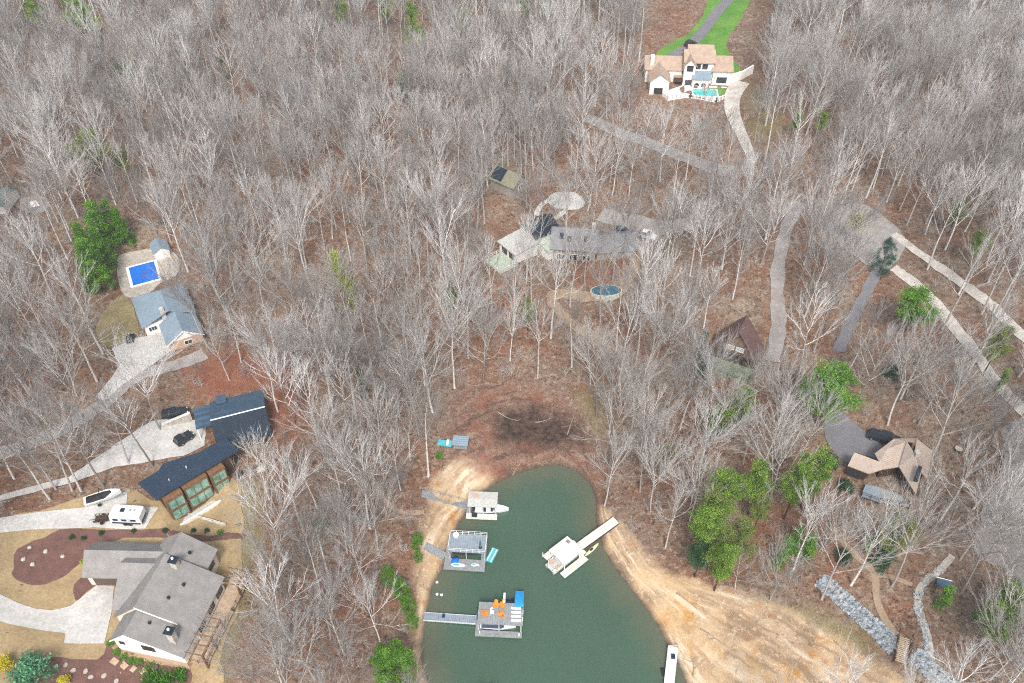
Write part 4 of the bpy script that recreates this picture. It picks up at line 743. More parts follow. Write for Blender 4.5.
b=thing('pontoon_boat','white railed pontoon boat nosing out from under the cream canopy','boat',fr(-1.2,0,.3))
for v in (-.85,.85): obj('pontoon',MB(fr).tube((-4.0,v,.2),(1.8,v,.2),.3,.3,10),M['metal'],b)
obj('deck',MB(fr).box(-3.9,1.8,-1.25,1.25,.5,.6),M['lightr'],b); rl=MB(fr); railing(rl,[(1.7,-1.15,.6),(-3.2,-1.15,.6),(-3.8,-.6,.6),(-3.8,.6,.6),(-3.2,1.15,.6),(1.7,1.15,.6)],.75,1.0,.045,(1.,.5)); obj('railing',rl,M['white'],b); obj('bench',MB(fr).box(-3.1,-2.2,-1.05,-.5,.6,1.0).box(-3.1,-2.2,.5,1.05,.6,1.0),M['tanw'],b,.05); obj('console',MB(fr).box(-1.9,-1.5,.2,.9,.6,1.4),M['rail'],b,.04)
a=G(616,521); e=fr(3.4,.0,0); gangway('gangway','cream boarded gangway with one side rail on the clay bank',(a[0],a[1]),e[:2],1.7,M['paledeck'],M['dwood'],a[2]+.3,.62,False,'gangways to the docks')
x,y,_=P(592,549,.3); t=thing('kayak','cream kayak floating beside the boarded gangway','kayak',(x,y,.1)); kf=frame(x,y,ang-4); secs=[]
for i in range(11):
    tt=-1+i*.2; w=.36*math.sqrt(max(.01,1-tt*tt)); secs.append([(tt*1.9,-w,.15),(tt*1.9,-w*.5,-.05),(tt*1.9,w*.5,-.05),(tt*1.9,w,.15),(tt*1.9,w*.6,.3),(tt*1.9,-w*.6,.3)])
obj('hull',MB(kf).loft(secs),mat('cream_hull','#e0d2a8',.06,2,.4),t,smooth=True); obj('cockpit',MB(kf).disc(-.1,0,.29,.33,.45,.2,14),M['dslate'],t)
# dock 5 : narrow white walkway bottom centre
a=P(673,647,.7); b_=P(666,712,.7); t=gangway('white_walkway','narrow white walkway reaching into the water at the bottom edge',a[:2],b_[:2],1.5,M['white'],M['rail'],.9,.7,False); x,y,_=P(673,657,1); q=thing('dock_box','dark blue box sitting on the narrow white walkway','box',(x,y,.9)); obj('body',MB(frame(x,y,85)).box(-.35,.35,-.3,.3,.93,1.3),M['navyp'],q,.03); obj('lid',MB(frame(x,y,85)).box(-.37,.37,-.32,.32,1.305,1.36),M['dslate'],q)
floats(t,frame(*P(669,690,0)[:2],-84),-4,4,-.7,.7)
x,y,_=P(673,648,1); q=thing('mooring_gate','pale low gate frame where the white walkway meets the clay','gate',(x,y,.8)); obj('frame',MB(frame(x,y,0)).box(-.9,-.8,-.05,.05,.5,1.9).box(.8,.9,-.05,.05,.5,1.9).box(-.8,.8,-.05,.05,1.78,1.9),M['stone'],q)
# dock 6 just entering at the bottom edge
x,y,_=P(487,691,.5); fr=frame(x,y,-2); t=thing('railed_dock','dock with white rails just entering at the bottom edge','dock',(x,y,.4)); deck(t,fr,-1.9,1.9,-2.4,.6,.55,M['ddeck']); floats(t,fr,-1.8,1.8,-2.3,.5); rl=MB(fr); railing(rl,[(-1.8,.5,.55),(-.7,.5,.55)],1.1,1.1); railing(rl,[(.7,.5,.55),(1.8,.5,.55)],1.1,1.1); rl.tube((-1.0,.4,1.3),(1.0,.4,1.3),.09,.09,6).tube((0,.4,.55),(0,.4,1.3),.07,.07,6); obj('railing',rl,M['white'],t)
# floats drifting by the shore
for k,(px,py) in enumerate(((437,582),(437,594),(441.5,594.5))):
    x,y,_=P(px,py,.1); t=thing('mooring_buoy',('white buoy closest to the railed dock','pair of buoys, the one hugging the shore','pair of buoys, the outer one')[k],'buoy',(x,y,0),'buoys near the shore'); obj('ball',MB().loft([[(x+.28*math.sin(a)*math.cos(b*.7854),y+.28*math.sin(a)*math.sin(b*.7854),.06-.28*math.cos(a)) for b in range(8)] for a in (.3,.9,1.57,2.2,2.85)]),M['white'],t,smooth=True); obj('ring',MB().tube((x,y,.3),(x,y,.5),.05,.05,6),M['black'],t)
# teal slab and grey tin roof lying on the bank head
x,y,z=G(457,446); fr=frame(x,y,-6); t=thing('grounded_dock','small tin roofed dock stranded on the leafy bank','dock',(x,y,z)); deck(t,fr,-.6,2.1,-.9,1.0,z+.45,M['tdeck']); posts(t,fr,[(-.4,-.7),(1.9,-.7),(-.4,.8),(1.9,.8)],z,z+1.5,M['rail'],.06); obj('roof',MB(fr).slab([(-.8,-1.1,z+1.5),(2.3,-1.1,z+1.5),(2.3,1.2,z+1.8),(-.8,1.2,z+1.8)],.08),M['bgrey'],t)
t=thing('paddle_boat','turquoise paddle boat pulled up beside the tin roofed dock','boat',fr(-2.1,-.1,z)); f=frame(*fr(-2.2,-.2,0)[:2],-8); zz=zt(*fr(-2.2,-.2,0)[:2]); obj('hull',MB(f).loft([[(-1.4,-.6,zz+.05),(1.2,-.7,zz+.05),(1.2,.7,zz+.05),(-1.4,.6,zz+.05)],[(-1.6,-.7,zz+.5),(1.3,-.8,zz+.5),(1.3,.8,zz+.5),(-1.6,.7,zz+.5)]]),M['teal'],t,.08); obj('seat',MB(f).box(.2,.7,-.55,.55,zz+.5,zz+.95),M['white'],t,.05)

# ------------------------------------------------------------------ vehicles
def car(x,y,z,ang,m,label,cat='car',name='parked_car',L=4.5,W=1.85,Hc=1.7,suv=True,group='cars parked at the houses'):
    f=frame(x,y,ang); t=thing(name,label,cat,(x,y,z),group); h=L/2
    prof=[(-h,.45),(-h,.85),(-h+.15,.98),(h-1.15,.98),(h-.15,.82),(h,.65),(h,.4),(h-.3,.3),(-h+.3,.3)]
    body=MB(f); secs=[]
    for v,k in ((-W/2,.97),(-W/2+.12,1),(W/2-.12,1),(W/2,.97)): secs.append([(a*k,v,z+b) for a,b in prof])
    body.loft(secs); obj('body',body,m,t,.05)
    r0,r1=(-h+.12,h-1.25); top=(-h+.4,h-2.05) if suv else (-h+1.0,h-2.2)
    obj('cabin_glass',MB(f).loft([[(r0,-W/2+.1,z+.97),(r1,-W/2+.1,z+.97),(r1,W/2-.1,z+.97),(r0,W/2-.1,z+.97)],[(top[0],-W/2+.26,z+Hc-.06),(top[1],-W/2+.26,z+Hc-.06),(top[1],W/2-.26,z+Hc-.06),(top[0],W/2-.26,z+Hc-.06)]]),M['glass'],t)
    obj('roof',MB(f).box(top[0]-.05,top[1]+.05,-W/2+.24,W/2-.24,z+Hc-.07,z+Hc),m,t,.03)
    for u in (-h+.85,h-.85):
        for s in (-1,1):
            w=obj('wheel',MB(f).tube((u,s*(W/2-.2),z+.34),(u,s*(W/2+.02),z+.34),.34,.34,14),M['black'],t); obj('rim',MB(f).tube((u,s*(W/2+.0),z+.34),(u,s*(W/2+.035),z+.34),.2,.2,10),M['metal'],w)
    for s in (-1,1): obj('headlight',MB(f).box(h-.12,h+.01,s*(W/2-.35)-.16,s*(W/2-.35)+.16,z+.62,z+.78),M['white'],t); obj('tail_light',MB(f).box(-h-.02,-h+.05,s*(W/2-.25)-.1,s*(W/2-.25)+.1,z+.7,z+.95),mat('red_lens','#8a1c1c',.1,3,.3),t)
    return t
def pcar(px,py,ang,m,label,dz=.22,**k):
    x,y,z=G(px,py); return car(x,y,z+dz,ang,m,label,**k)
pcar(176,416,20,M['carblk'],'dark SUV on the pad beside the slate roofed house',L=4.7)
pcar(185,441,50,M['carblk'],'small dark car half hidden behind the modern blue roof',L=3.6)
pcar(880,440,-24,M['carblk'],'long dark SUV on the asphalt drive by the tan roof',L=5.0,dz=.16)
pcar(889,441,-24,M['carblk'],'second dark car tucked against the tan roofed house',L=4.0,dz=.16)
pcar(647,238,-28,M['carwht'],'white car parked where the dirt drive meets the gravel',L=4.4,suv=False)
pcar(623,234,-20,M['carblu'],'blue-grey car parked beside the long grey roofed house',L=4.4,suv=False)
pcar(131,341,100,M['carblk'],'small dark cart on the concrete beside the house with the covered pool',L=2.6,W=1.4,Hc=1.6)
pcar(690,46,45,M['carblk'],'dark car on the curving drive behind the white mansion',L=4.2)
# camper trailer
x,y,z=G(131,521); z+=.24; f=frame(x,y,-3); t=thing('camper_trailer','white camper trailer with navy stripe on the concrete drive','camper',(x,y,z))
obj('body',MB(f).loft([[(a,v,z+b) for a,b in ((-2.6,.5),(-2.75,1.0),(-2.6,2.6),(-2.3,2.8),(2.3,2.8),(2.65,2.5),(2.7,.9),(2.5,.5))] for v in (-1.15,1.15)]),M['carwht'],t,.06)
obj('stripe',MB(f).box(-2.5,2.45,-1.19,-1.15,z+.62,z+1.0).box(2.66,2.73,-1.0,1.0,z+.8,z+1.3),M['navyp'],t)
for u in (-1.7,-.2,1.4): w=obj('window',MB(f).box(u-.45,u+.45,-1.2,-1.15,z+1.4,z+2.0),M['glass'],t); obj('frame',MB(f).box(u-.5,u+.5,-1.21,-1.15,z+2.0,z+2.06).box(u-.5,u+.5,-1.21,-1.15,z+1.34,z+1.4).box(u-.5,u-.45,-1.21,-1.15,z+1.4,z+2.0).box(u+.45,u+.5,-1.21,-1.15,z+1.4,z+2.0),M['rail'],w)
obj('door',MB(f).box(.5,.95,-1.19,-1.15,z+.6,z+2.3),M['rail'],t)
obj('roof_vent',MB(f).box(-.9,-.2,-.3,.4,z+2.8,z+2.98),M['dslate'],t,.03)
for u in (.8,1.5): obj('roof_vent',MB(f).box(u-.15,u+.15,0,.3,z+2.8,z+2.93),M['greyr'],t,.02)
for u in (-.4,.4):
    for s in (-1,1): obj('wheel',MB(f).tube((u,s*.95,z+.34),(u,s*1.17,z+.34),.34,.34,14),M['black'],t)
obj('tongue',MB(f).tube((-2.6,-.6,z+.5),(-3.8,0,z+.45),.06,.06,6).tube((-2.6,.6,z+.5),(-3.8,0,z+.45),.06,.06,6),M['black'],t); obj('gas_tank',MB(f).tube((-3.0,-.2,z+.5),(-3.0,-.2,z+1.05),.18,.18,10).tube((-3.0,.2,z+.5),(-3.0,.2,z+1.05),.18,.18,10),M['rail'],t)
x,y,z=G(103,521); z+=.24; f=frame(x,y,8); t=thing('utility_trailer','low black utility trailer in front of the white camper','trailer',(x,y,z)); obj('bed',MB(f).box(-1.1,1.1,-.7,.7,z+.45,z+.53),M['dwood'],t); rl=MB(f); railing(rl,[(-1.1,-.7,z+.5),(1.1,-.7,z+.5),(1.1,.7,z+.5),(-1.1,.7,z+.5)],.45,.7,.025,(1.,)); obj('side_rail',rl,M['black'],t); obj('tongue',MB(f).tube((-1.1,0,z+.45),(-2.1,0,z+.42),.05,.05,6),M['black'],t)
for s in (-1,1): obj('wheel',MB(f).tube((.1,s*.75,z+.3),(.1,s*.95,z+.3),.3,.3,12),M['black'],t)
# boat on trailer
x,y,z=G(105,501); z+=.24; f=frame(x,y,24); t=thing('boat_trailer','galvanised boat trailer on the white side drive','trailer',(x,y,z)); obj('frame_rail',MB(f).box(-2.8,3.4,-.55,-.45,z+.4,z+.5).box(-2.8,3.4,.45,.55,z+.4,z+.5).box(-2.8,-2.7,-.45,.45,z+.4,z+.5),M['metal'],t)
for s in (-1,1): obj('wheel',MB(f).tube((-.8,s*.9,z+.32),(-.8,s*1.1,z+.32),.32,.32,12),M['black'],t)
obj('tongue',MB(f).tube((3.4,-.5,z+.45),(4.4,0,z+.45),.05,.05,6).tube((3.4,.5,z+.45),(4.4,0,z+.45),.05,.05,6),M['metal'],t)
b=thing('wake_boat','white and black speed boat resting on its trailer','boat',(x,y,z+.5)); bf0=frame(x,y,24); hull(b,bf0,6.0,2.1,z+.5,.85,M['carwht']); obj('canvas_cover',MB(bf0).loft([[(u,-.8,z+1.38),(u,0,z+1.38+hh),(u,.8,z+1.38)] for u,hh in ((-2.6,.1),(-.8,.3),(.8,.4),(1.6,.15))]),M['black'],b); obj('tower',MB(bf0).path([(.2,-.95,z+1.3),(-.2,-.9,z+2.4),(-.2,.9,z+2.4),(.2,.95,z+1.3)],.06),M['dslate'],b)

# ------------------------------------------------------------------ right bank: riprap, steps, shelter
rock=MB(); ico=[]
bm=bmesh.new(); bmesh.ops.create_icosphere(bm,subdivisions=1,radius=1); iv=[tuple(v.co) for v in bm.verts]; bm.verts.ensure_lookup_table(); ifc=[tuple(v.index for v in f.verts) for f in bm.faces]; bm.free()
def rocks(name,label,px,wid,n,s0,s1,m):
    w=[G(*p)[:2] for p in px]; c=smooth_poly(w,10,False); mb=MB()
    for i in range(n):
        k=R_.randrange(len(c)-1); a,b=c[k],c[k+1]; tt=R_.random(); d=Vector((b[0]-a[0],b[1]-a[1])).normalized(); o=R_.uniform(-.5,.5)*wid
        x=a[0]+(b[0]-a[0])*tt-d.y*o; y=a[1]+(b[1]-a[1])*tt+d.x*o; s=R_.uniform(s0,s1); z=zt(x,y); 
        an=R_.uniform(0,6.28); ca,sa=math.cos(an),math.sin(an); sx,sy,sz=s*R_.uniform(.7,1.3),s*R_.uniform(.7,1.3),s*R_.uniform(.5,.9)
        vs=[]
        for v in iv:
            j=R_.uniform(.8,1.15); p=(v[0]*sx*j,v[1]*sy*j,v[2]*sz*j); vs.append((x+p[0]*ca-p[1]*sa,y+p[0]*sa+p[1]*ca,z+sz*.35+p[2]))
        mb.add(vs,ifc)
    o=obj(name,mb,m,fixn=False); tag(o,label,None,None,'stuff'); return o
rk=mat('riprap_stone','#7b8388',.5,1.6,.9,base2='#b4bbc0',fine=5)
rocks('riprap','band of blue-grey riprap stone along the clay bank',[(820,580),(846,602),(874,627),(895,648)],2.7,1300,.12,.32,rk); rocks('riprap','band of blue-grey riprap stone below the wooden steps',[(913,654),(930,669),(952,689),(975,711)],2.7,950,.12,.34,rk)
rocks('path_edging','loose grey stones edging the curving path',[(943,568),(920,588),(918,605),(921,618),(928,640),(931,662)],1.3,260,.1,.26,rk)
a=G(904,639); b=G(900,664); d=Vector((b[0]-a[0],b[1]-a[1],0)); L=d.length; ang=math.degrees(math.atan2(d.y,d.x)); f0=frame(a[0],a[1],ang); fr=lambda u,v,z:(*f0(u,v,0)[:2],a[2]+.35+z+(b[2]-a[2])*u/L)
t=thing('wooden_steps','weathered wooden steps with dark rails between the riprap bands','stairs',a); s=MB(fr); n=14
for i in range(n): s.box(i*L/n,(i+.62)*L/n,-.85,.85,-.04,.05)
obj('step',s,M['woodp'],t)
for v in (-.95,.95): obj('stringer',MB(fr).box(-.2,L,v-.06,v+.06,-.3,.1),M['dwood'],t)
for v in (-1.0,1.0): rl=MB(fr); railing(rl,[(-.6,v,.05),(L,v,.05)],1.0,1.6,.045,(1.,.5)); obj('handrail',rl,M['dwood'],t)
x,y,z=G(940,590); fr=frame(x,y,-18); t=thing('swing_shelter','small swing bench shelter with slate blue canopy by the stone path','shelter',(x,y,z)); obj('canopy',MB(fr).slab([(-1.1,-.8,z+1.9),(1.1,-.8,z+1.9),(1.1,.6,z+2.25),(-1.1,.6,z+2.25)],.08),M['slate'],t); obj('canopy_edge',MB(fr).box(-1.15,1.15,.6,.7,z+2.15,z+2.32),M['white'],t)
for u in (-1,1):
    for v in (-.7,.5): obj('post',MB(fr).cbox(u,v,z-.2,.09,.09,2.15),M['dwood'],t)
obj('bench',MB(fr).box(-.8,.8,-.3,.2,z+.4,z+.48).box(-.8,.8,.2,.28,z+.48,z+.95),M['wood'],t)
x,y,z=G(812,518); fr=frame(x,y,15); t=thing('garden_arbour','small white timber arbour below the tan roofed house','arbour',(x,y,z)); 
for u in (-1.2,1.2):
    for v in (-.9,.9): obj('post',MB(fr).cbox(u,v,z-.2,.14,.14,2.6),M['white'],t)
s=MB(fr)
for i in range(9): s.box(-1.5+i*.37,-1.42+i*.37,-1.2,1.2,z+2.42,z+2.54)
s.box(-1.5,1.5,-.95,-.85,z+2.3,z+2.42).box(-1.5,1.5,.85,.95,z+2.3,z+2.42); obj('slat_roof',s,M['paledeck'],t); obj('bench',MB(fr).box(-1,1,.3,.7,z+.35,z+.45),M['paledeck'],t)
x,y,z=G(965,448+0); t=thing('fire_pit','dark round fire pit on the leaf litter behind the tan roofed house','fire pit',(*G(958,450)[:2],G(958,450)[2])); x,y,z=t.location; f=frame(x,y,0); obj('bowl',MB(f).disc(0,0,z,z+.45,.6,n=14),M['dslate'],t); obj('rim',MB(f).disc(0,0,z+.45,z+.5,.68,n=14),M['stone'],t)
# stepping stones
for k,(cx,cy) in enumerate(((588,368),(635,388),(678,403),(726,412))):
    x,y,z=G(cx/5.12,590+cy/5.12); f=frame(x,y,-30+R_.uniform(-8,8)); tag(obj('paving_slab',MB(f).box(-.62,.62,-.45,.45,z,z+.22),M['woodp'],None,.04,origin=(x,y,z)),('square tan slab nearest the garage corner','square tan slab, second from the garage corner','square tan slab, third from the garage corner','square tan slab at the white gable end')[k],'paving slab','square slabs beside the gable')
ords=['first','second','third','fourth','fifth','sixth','seventh']
for k,(cx,cy) in enumerate(((290,395),(338,386),(377,415),(440,420),(468,448),(533,443),(597,468))):
    x,y,z=G(cx/5.12,590+cy/5.12); f=frame(x,y,R_.uniform(0,90)); rr=[(.42*R_.uniform(.8,1.15)*math.cos(a*.785),.36*R_.uniform(.8,1.15)*math.sin(a*.785)) for a in range(8)]; tag(obj('stepping_stone',MB(f).prism(rr,z+.1,z+.24),M['sidew'],None,origin=(x,y,z)),'round stepping stone in the mulch, %s counting from the conifer ball'%ords[k],'stepping stone','round stones in the mulch bed')
x,y,z=G(156,669); t=thing('garden_spool','blue-grey round planter at the foot of the white gable','planter',(x,y,z)); f=frame(x,y,0); obj('tub',MB(f).loft([[(.5*s*math.cos(a*.5236),.5*s*math.sin(a*.5236),z+hh) for a in range(12)] for s,hh in ((.7,0),(1,.6))]),M['slate'],t); obj('soil',MB(f).disc(0,0,z+.55,z+.61,.42),M['mulch'],t)
x,y,z=G(20,558); 
for k,(px,py) in enumerate(((30,548),(46,552),(63,557),(33,565),(24,560))):
    x,y,z=G(px,py); q=MB(); s=R_.uniform(.3,.5); q.add([(x+v[0]*s*R_.uniform(.8,1.2),y+v[1]*s*R_.uniform(.8,1.2),z+.2+v[2]*s*.7) for v in iv],ifc); tag(obj('boulder',q,M['stone'],None,origin=(x,y,z)),('pale boulder at the back of the mulch island','pale boulder in the middle of the mulch island','pale boulder beside the strip of drive-side mulch','pale boulder at the front curve of the mulch island','pale boulder nearest the dry lawn curve')[k],'boulder','boulders in the mulch island')
# ------------------------------------------------------------------ trees
def tubes(segs,n=3):
    """segs: array (k,8) x0 y0 z0 r0 x1 y1 z1 r1 -> verts, faces (open n-gon tubes)"""
    S=np.asarray(segs,float); a=S[:,:3]; r0=S[:,3]; b=S[:,4:7]; r1=S[:,7]; d=b-a; d/=np.linalg.norm(d,axis=1)[:,None]+1e-9
    ref=np.where(np.abs(d[:,2:3])<.9,np.array([[0,0,1.]]),np.array([[1.,0,0]])); x=np.cross(d,ref); x/=np.linalg.norm(x,axis=1)[:,None]; y=np.cross(d,x)
    ph=np.arange(n)*2*np.pi/n; ring=x[:,None,:]*np.cos(ph)[None,:,None]+y[:,None,:]*np.sin(ph)[None,:,None]
    v=np.concatenate([a[:,None]+ring*r0[:,None,None],b[:,None]+ring*r1[:,None,None]],1); k=len(S)
    base=np.arange(k)[:,None]*2*n; i=np.arange(n); j=(i+1)%n
    f=np.stack([base+i,base+j,base+n+j,base+n+i],2).reshape(-1,4); return v.reshape(-1,3),f
def mesh_np(name,parts,m,attr=None,smooth=False):
    vs=[];fs=[];o=0
    for v,f in parts: vs.append(v); fs.append(f+o); o+=len(v)
    v=np.concatenate(vs); f=np.concatenate(fs); me=bpy.data.meshes.new(name); me.vertices.add(len(v)); me.vertices.foreach_set('co',v.astype(np.float32).ravel())
    k=f.shape[1]; me.loops.add(f.size); me.loops.foreach_set('vertex_index',f.astype(np.int32).ravel()); me.polygons.add(len(f)); me.polygons.foreach_set('loop_start',np.arange(0,f.size,k,dtype=np.int32))
    if attr is not None: at=me.attributes.new('tint','FLOAT','POINT'); at.data.foreach_set('value',attr.astype(np.float32))
    if smooth: me.polygons.foreach_set('use_smooth',np.ones(len(f),bool))
    me.update(); me.materials.append(m); return me
def bark_mat(name,c1,c2,dark):
    m=bpy.data.materials.new(name); m.use_nodes=True; N=m.node_tree.nodes; L=m.node_tree.links; b=N['Principled BSDF']; b.inputs['Roughness'].default_value=.85; b.inputs['Specular IOR Level'].default_value=.2
    oi=N.new('ShaderNodeObjectInfo'); tc=N.new('ShaderNodeTexCoord'); no=N.new('ShaderNodeTexNoise'); no.inputs['Scale'].default_value=2.2; no.inputs['Detail'].default_value=4; L.new(tc.outputs['Object'],no.inputs['Vector'])
    mx=N.new('ShaderNodeValToRGB'); e=mx.color_ramp.elements; e[0].color=lin(c1)+(1,); e[1].color=lin(dark)+(1,); q=e.new(.45); q.color=lin(c2)+(1,); q=e.new(.8); q.color=tuple(.5*(a+b) for a,b in zip(lin(c2),lin(dark)))+(1,); L.new(oi.outputs['Random'],mx.inputs['Fac'])
    m2=N.new('ShaderNodeMix'); m2.data_type='RGBA'; m2.inputs['B'].default_value=lin(dark)+(1,); L.new(mx.outputs['Color'],m2.inputs['A'])
    mr=N.new('ShaderNodeMapRange'); mr.inputs['From Min'].default_value=.52; mr.inputs['From Max'].default_value=.7; mr.inputs['To Max'].default_value=.7; L.new(no.outputs['Fac'],mr.inputs['Value']); L.new(mr.outputs['Result'],m2.inputs['Factor'])
    L.new(m2.outputs['Result'],b.inputs['Base Color']); return m
BARK=bark_mat('bare_bark','#e6e4e0','#c2bdb7','#7d766f'); TWIG=bark_mat('bare_twigs','#dad7d4','#b5b1ad','#8a8682')
def unit(v): return v/(np.linalg.norm(v)+1e-9)
def bare_tree(seed,H=20.,cs=.42,spread=.30,nl=10,ns=7,nt=7,lean=.03,fork=False,tw=1.0,up=.5):
    g=np.random.default_rng(seed); tr=[];li=[];sb=[];tg=[]
    dirn=np.array([g.normal(0,lean),g.normal(0,lean),1.]); P_=[np.zeros(3)-np.array([0,0,.8])]; n=10; r0=H*.0112; Ht=H*(.62 if fork else .86)
    for i in range(n): dirn=unit(dirn+np.array([g.normal(0,.025),g.normal(0,.025),.06])); P_.append(P_[-1]+dirn*(Ht+.8)/n)
    rad=[r0*(1.25 if i==0 else 1-.78*(i/n)**1.1) for i in range(n+1)]
    if fork: rad=[r0*(1.25 if i==0 else 1-.45*(i/n)) for i in range(n+1)]
    tr=[(*P_[i],rad[i],*P_[i+1],rad[i+1]) for i in range(n)]
    def on(t): q=t*n; i=min(int(q),n-1); f=q-i; return P_[i]*(1-f)+P_[i+1]*f, rad[i]*(1-f)+rad[i+1]*f
    def twigs(p,d,L,k):
        for _ in range(k):
            w=unit(d+g.normal(0,.17,3)+np.array([0,0,.1])); l=L*g.uniform(.7,1.3); a=p; r=.0165*tw; m_=a+w*l*.5; e=m_+unit(w+g.normal(0,.14,3)+np.array([0,0,.08]))*l*.5
            tg.append((*a,r,*m_,r*.8)); tg.append((*m_,r*.8,*e,r*.4))
            for _ in range(2):
                s=a+(m_-a)*g.uniform(.3,1) if g.random()<.4 else m_+(e-m_)*g.uniform(0,.8); u=unit(w+g.normal(0,.24,3)+np.array([0,0,.1])); tg.append((*s,r*.65,*(s+u*l*g.uniform(.35,.7)),r*.35))
    def limb(p,az,el,L,r,nseg,nsub):
        d=np.array([math.sin(el)*math.cos(az),math.sin(el)*math.sin(az),math.cos(el)]); q=[p];ds=[d]
        for i in range(nseg): d=unit(d+g.normal(0,.09,3)+np.array([0,0,up*.16])); q.append(q[-1]+d*L/nseg); ds.append(d)
        rr=[r*(1-.8*i/nseg) for i in range(nseg+1)]
        for i in range(nseg): li.append((*q[i],max(rr[i],.05),*q[i+1],max(rr[i+1],.04)))
        for k in range(nsub):
            t=.22+.78*(k+g.uniform(0,.8))/nsub; x=min(t,.999)*nseg; i=int(x); pp=q[i]+(q[i+1]-q[i])*(x-i)
            dd=ds[i]; sd=unit(np.cross(dd,g.normal(0,1,3))); e=unit(dd+sd*g.uniform(.28,.58)+np.array([0,0,.1])); l=L*.52*g.uniform(.6,1.15)*(1.15-.45*t); rs=max(.038,rr[i]*.55); a=pp
            for s in range(3):
                e=unit(e+g.normal(0,.09,3)+np.array([0,0,.08])); b=a+e*l/3; sb.append((*a,max(rs*(1-.28*s),.026),*b,max(rs*(.72-.28*s),.02)))
                if s>0: twigs(a+(b-a)*g.uniform(.2,.9),e,l*.55,max(1,nt//3))
                a=b
            twigs(a,e,l*.62,nt-2*(nt//3))
    az=g.uniform(0,6.28)
    for k in range(nl):
        t=(cs+(1-cs)*(k/(nl-1))**.9) if not fork else .78+.22*k/(nl-1); p,r=on(min(t,.999)); az+=2.4+g.normal(0,.35); f=(k/(nl-1))
        el=(.95-.62*f if not fork else g.uniform(.22,.72)); L=H*spread*(1.3-.5*f if not fork else g.uniform(1.05,1.4))*g.uniform(.8,1.15); limb(p,az,el,L,r*(.62 if not fork else .75),5 if not fork else 7,ns if not fork else ns+3)
    if not fork: limb(P_[-1],az,.1,H*.15,rad[-1],3,4)
    return tubes(tr,7),tubes(li,4),(tubes(sb,4),tubes(tg,3))
SPEC=[dict(H=20,cs=.42,spread=.33,nl=12,ns=7,nt=6),dict(H=19,cs=.45,spread=.31,nl=11,ns=7,nt=6,lean=.06),dict(H=18,cs=.36,spread=.36,nl=13,ns=7,nt=6),
 dict(H=17,fork=True,spread=.42,nl=7,ns=8,nt=7),dict(H=18,fork=True,spread=.39,nl=8,ns=8,nt=6,lean=.05),dict(H=21,cs=.52,spread=.26,nl=11,ns=6,nt=6),
 dict(H=16,cs=.4,spread=.36,nl=10,ns=7,nt=6,lean=.09),dict(H=15,fork=True,spread=.5,nl=8,ns=9,nt=7,tw=1.1),dict(H=19,cs=.34,spread=.38,nl=13,ns=8,nt=7,up=.8),dict(H=20,cs=.5,spread=.30,nl=12,ns=7,nt=6,up=.9),
 dict(H=23,cs=.6,spread=.22,nl=10,ns=6,nt=6,lean=.04),dict(H=21,cs=.55,spread=.28,nl=8,ns=7,nt=6,lean=.1),dict(H=12,cs=.3,spread=.32,nl=9,ns=5,nt=6,lean=.1),dict(H=22,fork=True,spread=.3,nl=6,ns=7,nt=6,lean=.03)]
ADJ=['tall upright','slightly leaning','full crowned','vase shaped','forked','slender high topped','crooked','broad spreading','dense twigged','narrow broom topped','lofty small crowned','sparse leaning','short understory','high forked']
PROTO=[]
for i,s in enumerate(SPEC):
    a,b,c=bare_tree(100+i,**s); PROTO.append((mesh_np('trunk',[a],BARK,smooth=True),None,b,c,s['H']))
def crown_of(b,c):      # limbs carry the pale bark, branchlets and twigs the duller one
    me=mesh_np('crown',[b,c[0],c[1]],BARK); me.materials.append(TWIG); n0=len(b[1]); mi=np.ones(len(me.polygons),np.int32); mi[:n0]=0; me.polygons.foreach_set('material_index',mi); return me
PROTO=[(p[0],crown_of(p[2],p[3]),p[4]) for p in PROTO]
# --- landmarks give every tree a label of its own
LM=[('the white mansion',700,80),('the asphalt turning circle',855,235),('the A-frame cabin',738,345),('the tan roofed house',888,470),('the cream canopied dock',566,553),('the riprap band',870,620),('the sun deck dock',500,615),
 ('the blue covered pool',143,272),('the modern blue-roofed house',185,475),('the white camper',130,517),('the shingled corner house',160,600),('the muddy cove head',530,430),('the long grey roofed house',588,242),('the oval teal pool',606,290),
 ('the white flat-roofed house',515,245),('the paired concrete lanes',965,310),('the woodland road',650,142),('the teal roofed edge house',5,205),('the slate roofed house',232,412),('the olive and blue roof',510,182),('the railed blue-grey dock',466,552),('the stranded tin roofed dock',456,445),
 ('the upper left pines',70,15),('the lone twin pines',808,122),('the russet oak',598,36),('the lime vine tree',340,275),('the pines at the top edge',410,25),('the pale yellow tree',856,222),('the grey gravel drive strip',780,280),('the green cedars',95,250),('the house at the top edge',510,5),
 ('the top right corner of the woods',975,40),('the hazel thicket above the gully',400,350),('the yellow-green pair of pines',105,158)]
LAB={}
def rec_label(noun,px,py,adj=''):
    best=min(LM,key=lambda l:math.hypot((px-l[1]),(py-l[2])*1.2)); dx,dy=px-best[1],py-best[2]
    dr=('left of' if dx<0 else 'right of') if abs(dx)>abs(dy)*1.1 else ('beyond' if dy<0 else 'this side of'); return (adj,noun,dr,best[0]),math.hypot(dx,dy)
ORD=['nearest','second','third','fourth','fifth','sixth','seventh','eighth','ninth','tenth','eleventh','twelfth','thirteenth','fourteenth','fifteenth','sixteenth','seventeenth','eighteenth','nineteenth','twentieth']
